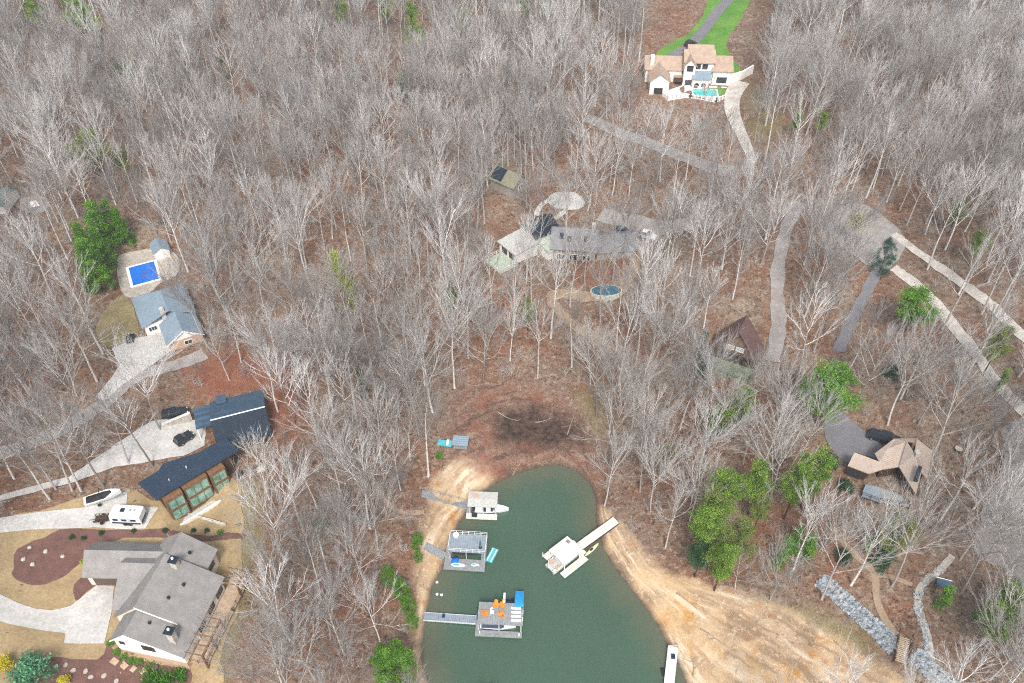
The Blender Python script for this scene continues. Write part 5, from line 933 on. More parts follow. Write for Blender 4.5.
def assign_labels(items):   # (obj, noun, px, py, adj)
    gr={}
    for o,noun,px,py,adj in items:
        k,d=rec_label(noun,px,py,adj); gr.setdefault(k,[]).append((d,o))
    for (adj,noun,dr,lm),l in gr.items():
        l.sort(key=lambda e:e[0])
        for i,(d,o) in enumerate(l):
            base=' '.join((adj+' '+noun+' '+dr+' '+lm).split()).replace('leafless shrub','bare shrub')
            o['label']=base if len(l)==1 else base+', '+(ORD[i] if i else 'nearest')
LABELS=[]
# --- where trees may not stand, and what they must leave in view
BLOCK+= [LAKE]
HOUSEC=[(-55.5,69,13.5),(-65,75,5),(-54,92,8.5),(-60,92,6),(-51,106,8),(-71,132,9.5),(-81,145,6.5),(56,224,10.5),(45,224,8),(63,224,9),(46,127,7),(63,94,5),(70,94,7.5),(2,160,7.5),(-3,154,5),(13,160,7),(22,161,6),(-4.5,152,6)]
OPEN_PX=[([(590,495),(625,535),(660,568),(720,583),(790,603),(850,640),(905,672),(940,700),(670,700),(600,550)],1),([(438,440),(490,455),(500,480),(470,510),(430,620),(424,700),(412,700),(412,600),(425,490)],1),([(450,395),(505,385),(565,400),(592,440),(596,500),(560,465),(440,470)],.97),
 ([(0,500),(130,480),(235,475),(262,480),(262,540),(245,600),(225,690),(205,760),(-70,760)],1),([(820,575),(900,640),(960,690),(1000,690),(930,560),(840,530)],.8),([(640,0),(770,0),(760,118),(640,110)],1)]
KEEP=[([(0,505),(130,490),(150,470),(235,440),(245,560),(225,690),(0,690)],1.),([(137,440),(235,432),(238,480),(180,515),(137,490)],1.),([(198,383),(268,383),(272,440),(198,440)],1),([(112,240),(175,240),(205,330),(205,352),(110,365)],.97),([(645,30),(752,25),(748,110),(645,108)],1),([(690,0),(745,0),(735,60),(655,58)],1),
 ([(842,430),(935,432),(935,500),(842,505)],.95),([(705,310),(768,310),(768,372),(705,380)],.5),([(424,470),(500,460),(560,465),(600,490),(670,650),(670,690),(420,690)],1),([(600,520),(650,560),(720,590),(850,640),(940,690),(680,690)],1),([(820,580),(960,690),(990,690),(960,600),(900,600)],.85),
 ([(440,435),(475,435),(475,455),(440,455)],1),([(495,195),(550,195),(550,268),(495,268)],.2),([(550,190),(660,195),(655,265),(550,262)],.12),([(590,280),(625,280),(625,300),(590,300)],.5),([(820,205),(900,210),(900,265),(825,260)],.15),([(895,235),(1024,340),(1024,420),(990,385),(895,275)],.3),([(770,205),(803,205),(785,350),(768,350)],.5),([(728,80),(760,170),(745,180),(725,120)],.9),
 ([(0,440),(140,345),(205,345),(140,400),(0,480)],.5),([(0,490),(90,475),(200,410),(195,450),(90,480),(0,505)],.75),([(495,172),(523,172),(523,196),(495,196)],.9),([(548,290),(610,345),(595,345),(548,300)],.6),([(820,415),(880,415),(880,460),(820,460)],.8),([(0,190),(15,190),(15,218),(0,218)],1),([(455,395),(590,395),(600,470),(455,470)],.9),([(590,120),(710,165),(705,180),(590,135)],.5),([(695,478),(755,468),(760,590),(695,585)],.8),([(790,455),(830,470),(820,500),(785,495)],.7),([(800,365),(855,370),(850,440),(800,440)],1),([(712,390),(758,390),(758,440),(712,440)],.85),([(886,286),(942,286),(942,335),(886,335)],.95),([(980,322),(1014,322),(1014,376),(980,376)],.85),([(365,640),(420,640),(420,690),(365,690)],.9),([(378,560),(418,560),(418,625),(378,625)],.75),([(72,208),(132,208),(132,290),(72,290)],.7),([(326,248),(356,252),(364,300),(336,294)],.85),([(872,240),(898,240),(898,272),(872,272)],.8)]
OPENA=[(np.array([G(*q)[:2] for q in p]),w) for p,w in OPEN_PX]
def pin(x,y,poly): return bool(inside(np.array([x]),np.array([y]),poly)[0])
# rasters: half-metre plan mask, and a pixel mask of what the photograph leaves open to view
RX0,RY0,RS=-215.,20.,.5; RXX,RYY=np.meshgrid(np.arange(RX0,215,RS),np.arange(RY0,330,RS))
PLAN=np.zeros(RXX.shape); TERR=terrain(RXX[::2,::2],RYY[::2,::2])
def burn(poly,val,mg=0):
    x0,x1=poly[:,0].min()-mg-1,poly[:,0].max()+mg+1; y0,y1=poly[:,1].min()-mg-1,poly[:,1].max()+mg+1
    i0,i1=np.clip(((np.array([x0,x1])-RX0)/RS).astype(int),0,RXX.shape[1]); j0,j1=np.clip(((np.array([y0,y1])-RY0)/RS).astype(int),0,RXX.shape[0])
    if i1<=i0 or j1<=j0: return
    X=RXX[j0:j1,i0:i1]; Y=RYY[j0:j1,i0:i1]; m=inside(X,Y,poly)
    if mg: m|=seg_dist(X,Y,poly)<mg
    PLAN[j0:j1,i0:i1]=np.maximum(PLAN[j0:j1,i0:i1],m*val)
for b in BLOCK: burn(b,1.,1.)
for p,w in OPENA: burn(p,w)
for cx,cy,r in HOUSEC: PLAN[(RXX-cx)**2+(RYY-cy)**2<r*r]=1
KX,KY=np.meshgrid(np.arange(-100,1124),np.arange(-60,760)); VIEW=np.zeros(KX.shape)
for gx_,gy_,gr_ in ((90,152,15),(122,163,9),(36,18,12),(76,15,12),(90,25,10),(117,68,8),(132,70,9),(386,8,9),(412,18,9),(420,36,9),(408,42,8),(463,20,9),(528,8,9),(546,8,9),(341,15,9),(403,83,9),(797,121,11),(822,123,11),(958,213,11),(979,245,11),(450,298,8),(528,314,9),(598,38,9),(856,222,14),(895,533,16),(222,66,6)): VIEW=np.maximum(VIEW,((KX-gx_)**2+(KY-gy_)**2<gr_*gr_)*.85)
for p,w in KEEP: VIEW=np.maximum(VIEW,inside(KX,KY,[tuple(q) for q in p])*w)
def zt(x,y):
    u=(x-RX0)/1.0; v=(y-RY0)/1.0; i=int(u); j=int(v)
    if not(0<=i<TERR.shape[1]-1 and 0<=j<TERR.shape[0]-1): return float(terrain(np.array([x]),np.array([y]))[0])
    u-=i; v-=j; return float(TERR[j,i]*(1-u)*(1-v)+TERR[j,i+1]*u*(1-v)+TERR[j+1,i]*(1-u)*v+TERR[j+1,i+1]*u*v)
def blocked(x,y,mg=1.0):
    i=int((x-RX0)/RS); j=int((y-RY0)/RS)
    if not(0<=i<PLAN.shape[1] and 0<=j<PLAN.shape[0]): return False
    return R_.random()<PLAN[j,i]
def hides(x,y,z,H,rc):
    for k,off in ((.15,0),(.5,.5),(.75,1),(.95,.6),(.7,-1),(.35,0),(.5,-.6)):
        px,py,Z=proj(x+off*rc*.8,y,z+H*k); i=int(px)+100; j=int(py)+60
        if 0<=i<1224 and 0<=j<820 and R_.random()<VIEW[j,i]: return True
    return False
# --- hand placed prominent trees: base pixel, kind, height
HAND=[(286,562,3,16.5),(284,690,7,15.5),(304,533,5,20),(349,504,0,17),(343,500,4,16),(378,549,7,14),(380,641,2,14),(430,552,6,0),(97,381,1,20),(104,487,9,20),(81,491,0,21),(72,491,8,21),(56,489,5,20),(50,499,1,20),(14,479,2,18),(161,430,3,16),(153,466,5,17),(129,464,6,16),
 (851,585,0,20),(892,586,4,20),(856,408,0,18),(888,425,3,18),(918,425,4,17),(962,383,9,19),(976,475,2,18),(322,371,5,17),(278,412,3,17),(344,396,4,17),(300,398,1,17),(20,430,4,19),(30,395,0,20),(8,350,2,18),(40,345,9,19),(207,345,3,17),(940,520,1,18),(960,560,4,17),(330,640,3,16),(345,655,6,14),(320,600,8,17),(745,420,8,15),(700,470,7,14),(660,480,2,15),(640,455,7,14),(680,430,4,16),(720,440,3,15),(775,430,7,15),(800,455,8,14),(690,520,7,13),(770,600,7,10),(735,590,6,9),(1005,520,3,17),(985,560,7,15),(1015,650,8,14),(990,680,7,13),(400,420,7,14),(375,440,0,17),(350,430,9,18),(410,460,4,15),(330,470,2,17),(395,520,3,15),(365,580,8,15)]
TREES=[]
def add_tree(x,y,k,H): TREES.append((x,y,zt(x,y),k,H,R_.uniform(0,6.28)))
for px,py,k,H in HAND:
    if H: x,y,_=G(px,py); add_tree(x,y,k,H)
cell={}
def near(x,y,r):
    i,j=int(x//6),int(y//6)
    for a in (-1,0,1):
        for b in (-1,0,1):
            for q in cell.get((i+a,j+b),()):
                if (q[0]-x)**2+(q[1]-y)**2<r*r: return True
    return False
def put(x,y): cell.setdefault((int(x//6),int(y//6)),[]).append((x,y))
for t in TREES: put(t[0],t[1])
OPEN_SPOTS=[(270,400,18,.75),(300,480,20,.5),(330,560,22,.4),(680,230,22,.5),(735,290,25,.55),(870,400,35,.55),(905,420,25,.5),(880,560,50,.85),(60,300,12,.4),(430,330,14,.5),(570,340,16,.4),(300,440,15,.5),(780,85,14,.8),(450,420,22,.7),(560,390,22,.6),(640,300,12,.3),(40,450,25,.55),(120,440,22,.6),(215,470,12,.7)]
OS=[(*G(px,py)[:2],r/6.0,p) for px,py,r,p in OPEN_SPOTS]
cand=rng.uniform([-200,50],[200,320],(TREE_TRIES,2))
for x,y in cand:
    x=float(x);y=float(y)
    if abs(x)>(y*.62+62): continue
    r=R_.choice((SPACE*.66,SPACE,SPACE*1.3))*(1.02 if y<150 else .86)
    if near(x,y,r) or blocked(x,y): continue
    if any((x-a)**2+(y-b)**2<c*c and R_.random()<p for a,b,c,p in OS): continue
    k=R_.choices(range(14),(4,4,3,3,3,4,3,1.2,2.5,4,5,4,3.5,4))[0]; H=PROTO[k][2]*R_.uniform(.72,1.1); z=zt(x,y)
    if y>150: H*=.93
    if hides(x,y,z,H,H*.3): continue
    put(x,y); add_tree(x,y,k,H)
# the 300 that show largest become things of their own; the rest is one mass of woods
def vis_size(t):
    px,py,Z=proj(t[0],t[1],t[2]+t[4]*.6); px2,py2,_=proj(t[0],t[1],t[2]+t[4])
    return (t[4]/Z)*(1 if -10<px<1034 and -25<py2 and py<690 else 0)
order=sorted(range(len(TREES)),key=lambda i:-vis_size(TREES[i])); own=set(order[:300])
print('TREES',len(TREES))
PT={}
for i in order[:300]:
    x,y,z,k,H,rot=TREES[i]; tm,cm,H0=PROTO[k]; s=H/H0
    if k not in PT:
        t=thing('bare_tree','','tree',(x,y,z),'bare winter trees'); a=bpy.data.objects.new('trunk',tm); b=bpy.data.objects.new('crown',cm)
        for o in (a,b): COL.objects.link(o); o.parent=t
        PT[k]=t
    else: t=copy_tree(PT[k])
    t.location=(x,y,z); t.rotation_euler=(0,0,rot); sx=R_.uniform(.9,1.12); t.scale=(s*sx,s*sx,s); t['group']='bare winter trees'; t['category']='tree'
    px,py,_=proj(x,y,z+H*.5); LABELS.append((t,'bare tree',px,py,ADJ[k]))
def scatter(name,pts,sources,label):
    """one object: points carrying kind, turn and size, instanced from trees that stand in the scene"""
    me=bpy.data.meshes.new(name); me.vertices.add(len(pts)); me.vertices.foreach_set('co',np.array([p[:3] for p in pts],np.float32).ravel())
    for nm,typ,col in (('kind_index','INT',3),('size','FLOAT',4),('turn','FLOAT',5)):
        at=me.attributes.new(nm,typ,'POINT'); at.data.foreach_set('value',np.array([p[col] for p in pts],np.int32 if typ=='INT' else np.float32))
    o=bpy.data.objects.new(name,me); COL.objects.link(o); tag(o,label,None,None,'stuff')
    ng=bpy.data.node_groups.new(name,'GeometryNodeTree'); ng.interface.new_socket('Geometry',in_out='INPUT',socket_type='NodeSocketGeometry'); ng.interface.new_socket('Geometry',in_out='OUTPUT',socket_type='NodeSocketGeometry')
    N=ng.nodes;L=ng.links; gi=N.new('NodeGroupInput'); go=N.new('NodeGroupOutput'); iop=N.new('GeometryNodeInstanceOnPoints'); join=N.new('GeometryNodeJoinGeometry')
    for src in sources[::-1]:
        jj=N.new('GeometryNodeJoinGeometry')
        for s in src:
            oi=N.new('GeometryNodeObjectInfo'); oi.inputs['Object'].default_value=s; oi.inputs['As Instance'].default_value=False; L.new(oi.outputs['Geometry'],jj.inputs[0])
        gti=N.new('GeometryNodeGeometryToInstance'); L.new(jj.outputs[0],gti.inputs[0]); L.new(gti.outputs[0],join.inputs[0])
    def na(nm,typ):
        a=N.new('GeometryNodeInputNamedAttribute'); a.data_type=typ; a.inputs['Name'].default_value=nm; return a.outputs['Attribute']
    mp=N.new('GeometryNodeMeshToPoints'); L.new(gi.outputs[0],mp.inputs[0]); L.new(mp.outputs[0],iop.inputs['Points']); L.new(join.outputs[0],iop.inputs['Instance']); iop.inputs['Pick Instance'].default_value=True
    L.new(na('kind_index','INT'),iop.inputs['Instance Index']); cx=N.new('ShaderNodeCombineXYZ'); L.new(na('turn','FLOAT'),cx.inputs['Z']); L.new(cx.outputs[0],iop.inputs['Rotation']); L.new(na('size','FLOAT'),iop.inputs['Scale']); L.new(iop.outputs[0],go.inputs[0])
    md=o.modifiers.new('scatter','NODES'); md.node_group=ng; return o
keys=sorted(PT); rest=[TREES[i] for i in order[300:]]
scatter('bare_woods',[(t[0],t[1],t[2],keys.index(t[3]) if t[3] in keys else 0,t[4]/PROTO[t[3]][2],t[5]) for t in rest],[[c for c in PT[k].children] for k in keys],'grey mass of smaller bare trees filling the hillside')
# --- saplings and brush
SAP=[]
for i in range(4):
    g=np.random.default_rng(500+i); sg=[]; 
    for s in range(6 if i<2 else 12):
        p=np.array([g.normal(0,.25 if i<2 else .5),g.normal(0,.25 if i<2 else .5),-.2]); d=unit(np.array([g.normal(0,.25 if i<2 else .5),g.normal(0,.25 if i<2 else .5),1])); L=g.uniform(2.5,5) if i<2 else g.uniform(1,2.4)
        for k in range(4):
            q=p+d*L/4; sg.append((*p,.03-.005*k,*q,.025-.005*k)); 
            for _ in range(3):
                u=unit(d+g.normal(0,.5,3)); e=q+u*L*g.uniform(.12,.3); sg.append((*q,.014,*e,.008)); u=unit(u+g.normal(0,.4,3)); sg.append((*e,.01,*(e+u*L*.12),.006))
            d=unit(d+g.normal(0,.12,3)); p=q
    SAP.append(mesh_np('stems',[tubes(sg,3)],TWIG))
SO=[]; spts=[]
cc=rng.uniform([-165,52],[165,290],(9000,2)); n_=0
for x,y in cc:
    x=float(x);y=float(y)
    if abs(x)>(y*.62+45) or blocked(x,y,.6): continue
    z=zt(x,y); k=R_.choice((0,1,2,2,3,3)); s=R_.uniform(.6,1.2); 
    if hides(x,y,z,4*s,.8) and R_.random()<.93: continue
    spts.append((x,y,z,k,s,R_.uniform(0,6.28)))
    if len(spts)>=BRUSH: break
near_s=sorted(spts,key=lambda p:proj(*p[:3])[2] if 10<proj(*p[:3])[0]<1014 and 10<proj(*p[:3])[1]<670 else 1e6)
seen=set()
for p in near_s[:40]:
    o=bpy.data.objects.new('sapling' if p[3]<2 else 'bare_shrub',SAP[p[3]]); COL.objects.link(o); o.location=p[:3]; o.rotation_euler=(0,0,p[5]); o.scale=(p[4],)*3; o['category']='sapling' if p[3]<2 else 'shrub'; o['group']='bare saplings and shrubs'
    px,py,_=proj(*p[:3]); LABELS.append((o,'bare sapling clump' if p[3]<2 else 'leafless shrub',px,py,'thin' if p[3]<2 else 'low'))
    if p[3] not in seen: seen.add(p[3]); SO.append((p[3],o))
SO.sort(key=lambda e:e[0]); mp_={k:i for i,(k,o) in enumerate(SO)}
scatter('undergrowth',[(*p[:3],mp_.get(p[3],0),p[4],p[5]) for p in near_s[40:]],[[o] for k,o in SO],'bare brush and saplings between the trees')
# --- evergreens and other leafy plants
def leaf_mat(name,c1,c2,c3):
    m=bpy.data.materials.new(name); m.use_nodes=True; N=m.node_tree.nodes; L=m.node_tree.links; b=N['Principled BSDF']; b.inputs['Roughness'].default_value=.7; b.inputs['Specular IOR Level'].default_value=.2
    at=N.new('ShaderNodeAttribute'); at.attribute_name='tint'; r=N.new('ShaderNodeValToRGB'); r.color_ramp.elements[0].color=lin(c1)+(1,); r.color_ramp.elements[1].color=lin(c3)+(1,); e=r.color_ramp.elements.new(.5); e.color=lin(c2)+(1,)
    L.new(at.outputs['Fac'],r.inputs['Fac']); L.new(r.outputs['Color'],b.inputs['Base Color'])
    tr=N.new('ShaderNodeBsdfTranslucent'); L.new(r.outputs['Color'],tr.inputs['Color']); ms=N.new('ShaderNodeMixShader'); ms.inputs['Fac'].default_value=.3; L.new(b.outputs[0],ms.inputs[1]); L.new(tr.outputs[0],ms.inputs[2]); L.new(ms.outputs[0],N['Material Output'].inputs['Surface']); return m
LM_=dict(pine=leaf_mat('pine_needles','#4a6a26','#7c9f3c','#acc65e'),cedar=leaf_mat('cedar_foliage','#3f681c','#62942e','#8ab846'),dark=leaf_mat('holly_foliage','#26432c','#3a5c38','#55784a'),spruce=leaf_mat('spruce_needles','#34534a','#46685c','#5c7f72'),
 lime=leaf_mat('lime_vine_leaves','#8a9a28','#a8b836','#c2cc58'),olive=leaf_mat('olive_leaves','#747c44','#8d9558','#a6ac72'),rust=leaf_mat('russet_leaves','#84563a','#a06a48','#b4805c'),yel=leaf_mat('yellow_blooms','#a89a22','#ccc02c','#dcd458'),conifer=leaf_mat('blue_green_conifer','#3c6e48','#56906a','#8abf94'),grass=leaf_mat('tall_green_blades','#3a6a1c','#54902a','#78b040'),paley=leaf_mat('pale_yellow_twigs','#b9b488','#cac69c','#d8d4b0'),needle=leaf_mat('loose_pine_needles','#616f38','#84944a','#a3ae66'))
def leaves(g,c,r,n,size,flat=1.):
    """n random leaf faces in clump at c"""
    d=g.normal(0,1,(n,3)); d/=np.linalg.norm(d,axis=1)[:,None]; p=np.array(c)+d*(r*g.uniform(.25,1.25,(n,1)))*np.array([1,1,flat])
    a=g.normal(0,1,(n,3)); a/=np.linalg.norm(a,axis=1)[:,None]; b=np.cross(a,g.normal(0,1,(n,3))); b/=np.linalg.norm(b,axis=1)[:,None]; s=size*g.uniform(.6,1.3,(n,1))
    v=np.stack([p-a*s,p+b*s*.45,p+a*s,p-b*s*.45],1).reshape(-1,3); f=np.arange(n*4).reshape(n,4); t=np.clip(np.repeat(g.uniform(.15,.85)+g.normal(0,.25,n),4),0,1); return v,f,t
def crown_mesh(kind,seed,m):
    g=np.random.default_rng(seed); V=[];T=[];br=[]
    if kind=='pine':        # unit tree: height 1 -> built at 12 m
        H=12.
        for i in range(60):
            h=.4+.6*i/59; rr=2.7*math.sin(math.pi*min(1,(1-h)*1.45+.12))**.7*g.uniform(.2,1.1); az=g.uniform(0,6.28); c=(rr*math.cos(az),rr*math.sin(az),H*h+g.normal(0,.3)); v,f,t=leaves(g,c,g.uniform(.6,1.3),240,.12,.7); V.append((v,f));T.append(t); br.append((0,0,H*h-.9,.06,*c,.02))
    elif kind=='cone':
        H=12.
        for i in range(110):
            h=.05+.95*(i/109)**.9; w=2.9*(1-h)**.75+.12; az=g.uniform(0,6.28); rr=w*g.uniform(.3,1.0); c=(rr*math.cos(az),rr*math.sin(az),H*h); v,f,t=leaves(g,c,g.uniform(.45,.85),110,.13,1.); V.append((v,f));T.append(t)
    elif kind=='cedar':
        H=12.
        for i in range(75):
            h=.06+.94*(i/74); w=3.6*(1-((h-.3)/.72)**2)**.5 if h>.3 else 3.6*(.75+.25*h/.3); w=max(w if w==w else 0,.2); az=g.uniform(0,6.28); rr=w*g.uniform(.45,1.0); c=(rr*math.cos(az),rr*math.sin(az),H*h); v,f,t=leaves(g,c,g.uniform(.6,1.2),200,.13,.9); V.append((v,f));T.append(t)
    elif kind=='ivy':
        H=10.
        for i in range(26):
            h=.08+.8*i/25; az=g.uniform(0,6.28); c=(.4*math.cos(az)+.0,.4*math.sin(az),H*h); v,f,t=leaves(g,c,g.uniform(.45,1.0)*(1.2-.6*h),80,.17); V.append((v,f));T.append(t)
    elif kind=='bush':
        H=2.
        for i in range(30):
            az=g.uniform(0,6.28); el=g.uniform(0,1.5); rr=g.uniform(.5,.95); c=(rr*math.cos(az)*math.cos(el),rr*math.sin(az)*math.cos(el),.25+1.5*math.sin(el)*rr); v,f,t=leaves(g,c,.38,60,.1); V.append((v,f));T.append(t)
    elif kind=='spray':       # pale twiggy crown or loose leaves on a bare frame
        H=12.
        for i in range(70):
            az=g.uniform(0,6.28); el=g.uniform(-.3,1.5); rr=g.uniform(.55,1)*3.6; c=(rr*math.cos(az)*math.cos(el),rr*math.sin(az)*math.cos(el),H*.6+rr*1.1*math.sin(el)); v,f,t=leaves(g,c,g.uniform(.5,.9),36,.19); V.append((v,f));T.append(t); br.append((0,0,H*.4,.07,*c,.02))
    elif kind=='blade':
        H=1.
        n=500; p=np.stack([g.uniform(-1.5,1.5,n),g.normal(0,.4,n),np.zeros(n)],1); tip=p+np.stack([g.normal(0,.22,n),g.normal(0,.22,n),g.uniform(.5,1.1,n)],1); w=np.stack([g.normal(0,.04,n),g.normal(0,.04,n),np.zeros(n)],1); v=np.stack([p-w,p+w,tip+w*.3,tip-w*.3],1).reshape(-1,3); V.append((v,np.arange(n*4).reshape(n,4))); T.append(np.repeat(g.uniform(0,1,n),4))
    if br: v,f=tubes(br,4); V.append((v,f)); T.append(np.full(len(v),-1.))
    T=np.concatenate(T); 
    return V,np.clip(T,0,1),H
TM={}
def trunk_mesh(kind):
    if kind not in TM:
        H={'pine':12,'cedar':11,'cone':11.5,'ivy':10.5,'spray':9,'bush':.8,'blade':.2}[kind]; r={'pine':.19,'cedar':.2,'cone':.2,'ivy':.2,'spray':.17,'bush':.06,'blade':.05}[kind]
        TM[kind]=mesh_np('trunk',[tubes([(0,0,-.5+i*(H+.5)/6,r*(1-.14*i),.05*math.sin(i),.04*math.cos(i*2),-.5+(i+1)*(H+.5)/6,r*(1-.14*(i+1))) for i in range(6)],7)],M['dwood'] if kind!='ivy' else BARK,smooth=True)
    return TM[kind]
CM={}
def green(px,py,kind,col,H,W=1.,noun='pine tree',adj='',at=.65,ground=None,name=None,label=None,cat='tree',group='evergreens among the bare trees',var=None):
    v=R_.randrange(2) if var is None else var; key=(kind,col,v)
    if key not in CM:
        V,T,H0=crown_mesh(kind,hash((kind,v))%1000 if False else {'pine':11,'cedar':23,'cone':29,'ivy':37,'bush':41,'spray':53,'blade':61}[kind]+v*7,LM_[col]); CM[key]=(mesh_np('crown' if kind not in('bush','blade') else 'foliage',V,LM_[col],T),H0)
    me_,H0=CM[key]; x,y,z=G(px,py,dz=H*at) if at else G(px,py); z=zt(x,y)
    t=thing(name or noun.replace(' ','_').replace('-','_'),label or '',cat,(x,y,z),group); 
    a=bpy.data.objects.new('trunk' if kind not in('bush','blade') else 'stem',trunk_mesh(kind)); b=bpy.data.objects.new(me_.name.split('.')[0],me_)
    for o in (a,b): COL.objects.link(o); o.parent=t
    s=H/H0; t.scale=(s*W,s*W,s); t.rotation_euler=(0,0,R_.uniform(0,6.28))
    if not label: LABELS.append((t,noun,px,py,adj))
    return t
for px,py,H,W in ((99,228,13,1.25),(92,266,13,1.3),(112,222,11,1.1),(84,245,11,1.1),(121,228,10,1.0),(101,250,11,1.1)): green(px,py,'cone','cedar',H,W,'cedar','dense bright green',.5)
for px,py,H,W,c in ((90,150,12,1.45,'needle'),(122,160,9,.9,'needle'),(35,15,12,1,'pine'),(75,14,13,1.1,'pine'),(88,22,12,1,'pine'),(130,70,9,.8,'pine'),(116,68,8,.7,'pine'),(385,6,12,.8,'pine'),(412,16,11,.8,'pine'),(420,36,9,.8,'pine'),(408,40,9,.7,'pine'),(463,20,10,.8,'pine'),(527,6,10,.9,'pine'),(546,7,9,.8,'pine'),(341,14,10,1,'pine'),(403,83,10,.8,'needle'),
 (797,120,8,.8,'pine'),(822,122,8,.85,'pine'),(958,212,9,1,'needle'),(979,244,9,.9,'pine'),(450,298,8,.8,'cedar'),(528,312,9,.9,'olive'),(896,532,12,1.0,'needle'),(718,420,10,.9,'pine'),(38,111,7,.7,'lime'),(1000,625,11,1.0,'pine'),(1012,600,10,1,'pine'),(222,66,8,.6,'needle')): green(px,py,'pine',c,H,W,'pine','olive green' if c in('needle','olive') else ('lime tinted' if c=='lime' else 'green'))
for px,py,H,W,c in ((724,500,16,.82,'pine'),(705,530,15,.85,'pine'),(738,545,14,.8,'needle'),(722,566,13,.8,'pine'),(712,512,15,.7,'needle'),(757,487,14,.75,'pine'),(760,512,9,.8,'needle'),(812,478,15,.85,'pine'),(795,490,14,.75,'pine'),(740,412,13,.9,'pine'),(700,558,10,.9,'dark'),(828,400,14,1.3,'cedar'),(913,312,11,1.25,'cedar'),(997,349,12,.85,'needle'),(392,664,10,1.2,'cedar'),(716,428,8,.7,'dark')): 
    if c=='cedar': green(px,py,'pine' if px>800 else 'cedar',c,H,W*(1.25 if px>800 else 1),'broadleaf evergreen','bright green',.55)
    else: green(px,py,'pine',c,H,W,'pine','yellow-green' if c=='needle' else ('shadowy green' if c=='dark' else 'bushy green'),.6)
for px,py,H in ((784,552,9),(796,540,8),(809,548,8),(945,598,7),(985,612,7),(703,365,9),(362,385,8),(702,345,8),(1003,380,6),(870,545,5)): green(px,py,'ivy','cedar' if px not in (703,702,362) else 'dark',H,1.3,'ivy wrapped trunk','green',.45,name='ivy_tree')
green(885,257,'cedar','spruce',9,.8,'blue spruce','dark',.5,label='dark blue-green spruce at the edge of the asphalt turning circle',name='spruce_tree')
green(598,36,'cedar','rust',9,.6,'oak','',.6,label='russet leaved oak standing alone in the grey upper woods',name='russet_oak'); green(856,222,'spray','paley',9,1.0,'',at=.65,label='pale yellow budding tree beyond the asphalt turning circle',name='pale_tree'); green(668,455,'spray','olive',8,.9,'',at=.6,label='olive tinged tree left of the bushy pines on the right bank',name='olive_tree')
for px,py,H,W in ((335,262,10,.55),(343,274,9,.5),(350,287,8,.5)): green(px,py,'ivy','lime',H,W*2.6,'vine covered tree','lime yellow',.6,name='vine_tree')
for px,py,H,W in ((388,576,5,.9),(400,588,5,1),(408,604,5,.9),(412,620,4,.9),(417,541,4,1),(418,556,3,.9)): green(px,py,'cedar','cedar',H,W,'bushy shore evergreen','small',.5,name='shore_shrub',cat='shrub',group='evergreen shrubs on the left shore')
for px,py,H in ((320,524,2.2),(880,563,3),(845,556,2.6),(888,553,3),(440,455,1.5),(892,372,3),(846,486,2.6),(832,462,2.6),(826,455,2.2)): green(px,py,'bush','dark' if px>500 else 'cedar',H,1.2,'rounded evergreen bush','low',.4,name='evergreen_bush',cat='shrub',group='low bushes in the woods')
green(30,672,'bush','conifer',3.4,1.9,'',at=.3,label='large round blue-green conifer ball at the bottom left corner',name='conifer_ball',cat='shrub'); green(5,664,'bush','yel',2.2,1.3,'',at=.3,label='tall yellow flowering bush at the picture edge beside the conifer ball',name='yellow_bush',cat='shrub'); green(64,681,'bush','yel',1.6,1.3,'',at=.3,label='low yellow flowering bush in front of the conifer ball',name='yellow_bush',cat='shrub')
for k,(cx,cy) in enumerate(((68,327),(133,333),(235,303),(418,292),(597,288),(757,288),(835,288),(913,300))): green(60+cx/5.689,480+cy/5.689,'bush','dark' if k<7 else 'cedar',.9+.25*(k==7),1.2,'',at=.3,label='round clipped shrub in the long mulch bed, %s from the drive end'%ords[k] if k<7 else 'largest clipped shrub at the lawn end of the long mulch bed',name='garden_shrub',cat='shrub',group='clipped shrubs in the mulch bed')
for k,(px,py) in enumerate(((117,652),(124,657),(132,660),(139,662),(110,643))): green(px,py,'bush','cedar',1.0,1.3,'',at=.3,label='green hedge shrub along the white gable, %s from the garage side'%(['second','third','fourth','fifth','first'][k]),name='hedge_shrub',cat='shrub',group='hedge shrubs under the white gable')
for k,(px,py) in enumerate(((152,681),(168,682))): green(px,py,'blade','grass',1.6,1.2,'',at=0,label='clump of tall green grass blades at the bottom edge, %s'%('nearer the tan slabs' if k==0 else 'nearer the dry lawn'),name='grass_clump',cat='grass clump',group='tall grass clumps')
green(84,563,'bush','lime',1.3,1.2,'',at=.3,label='bright green shrub in the small mulch bed by the garage',name='garden_shrub',cat='shrub'); 
assign_labels(LABELS)
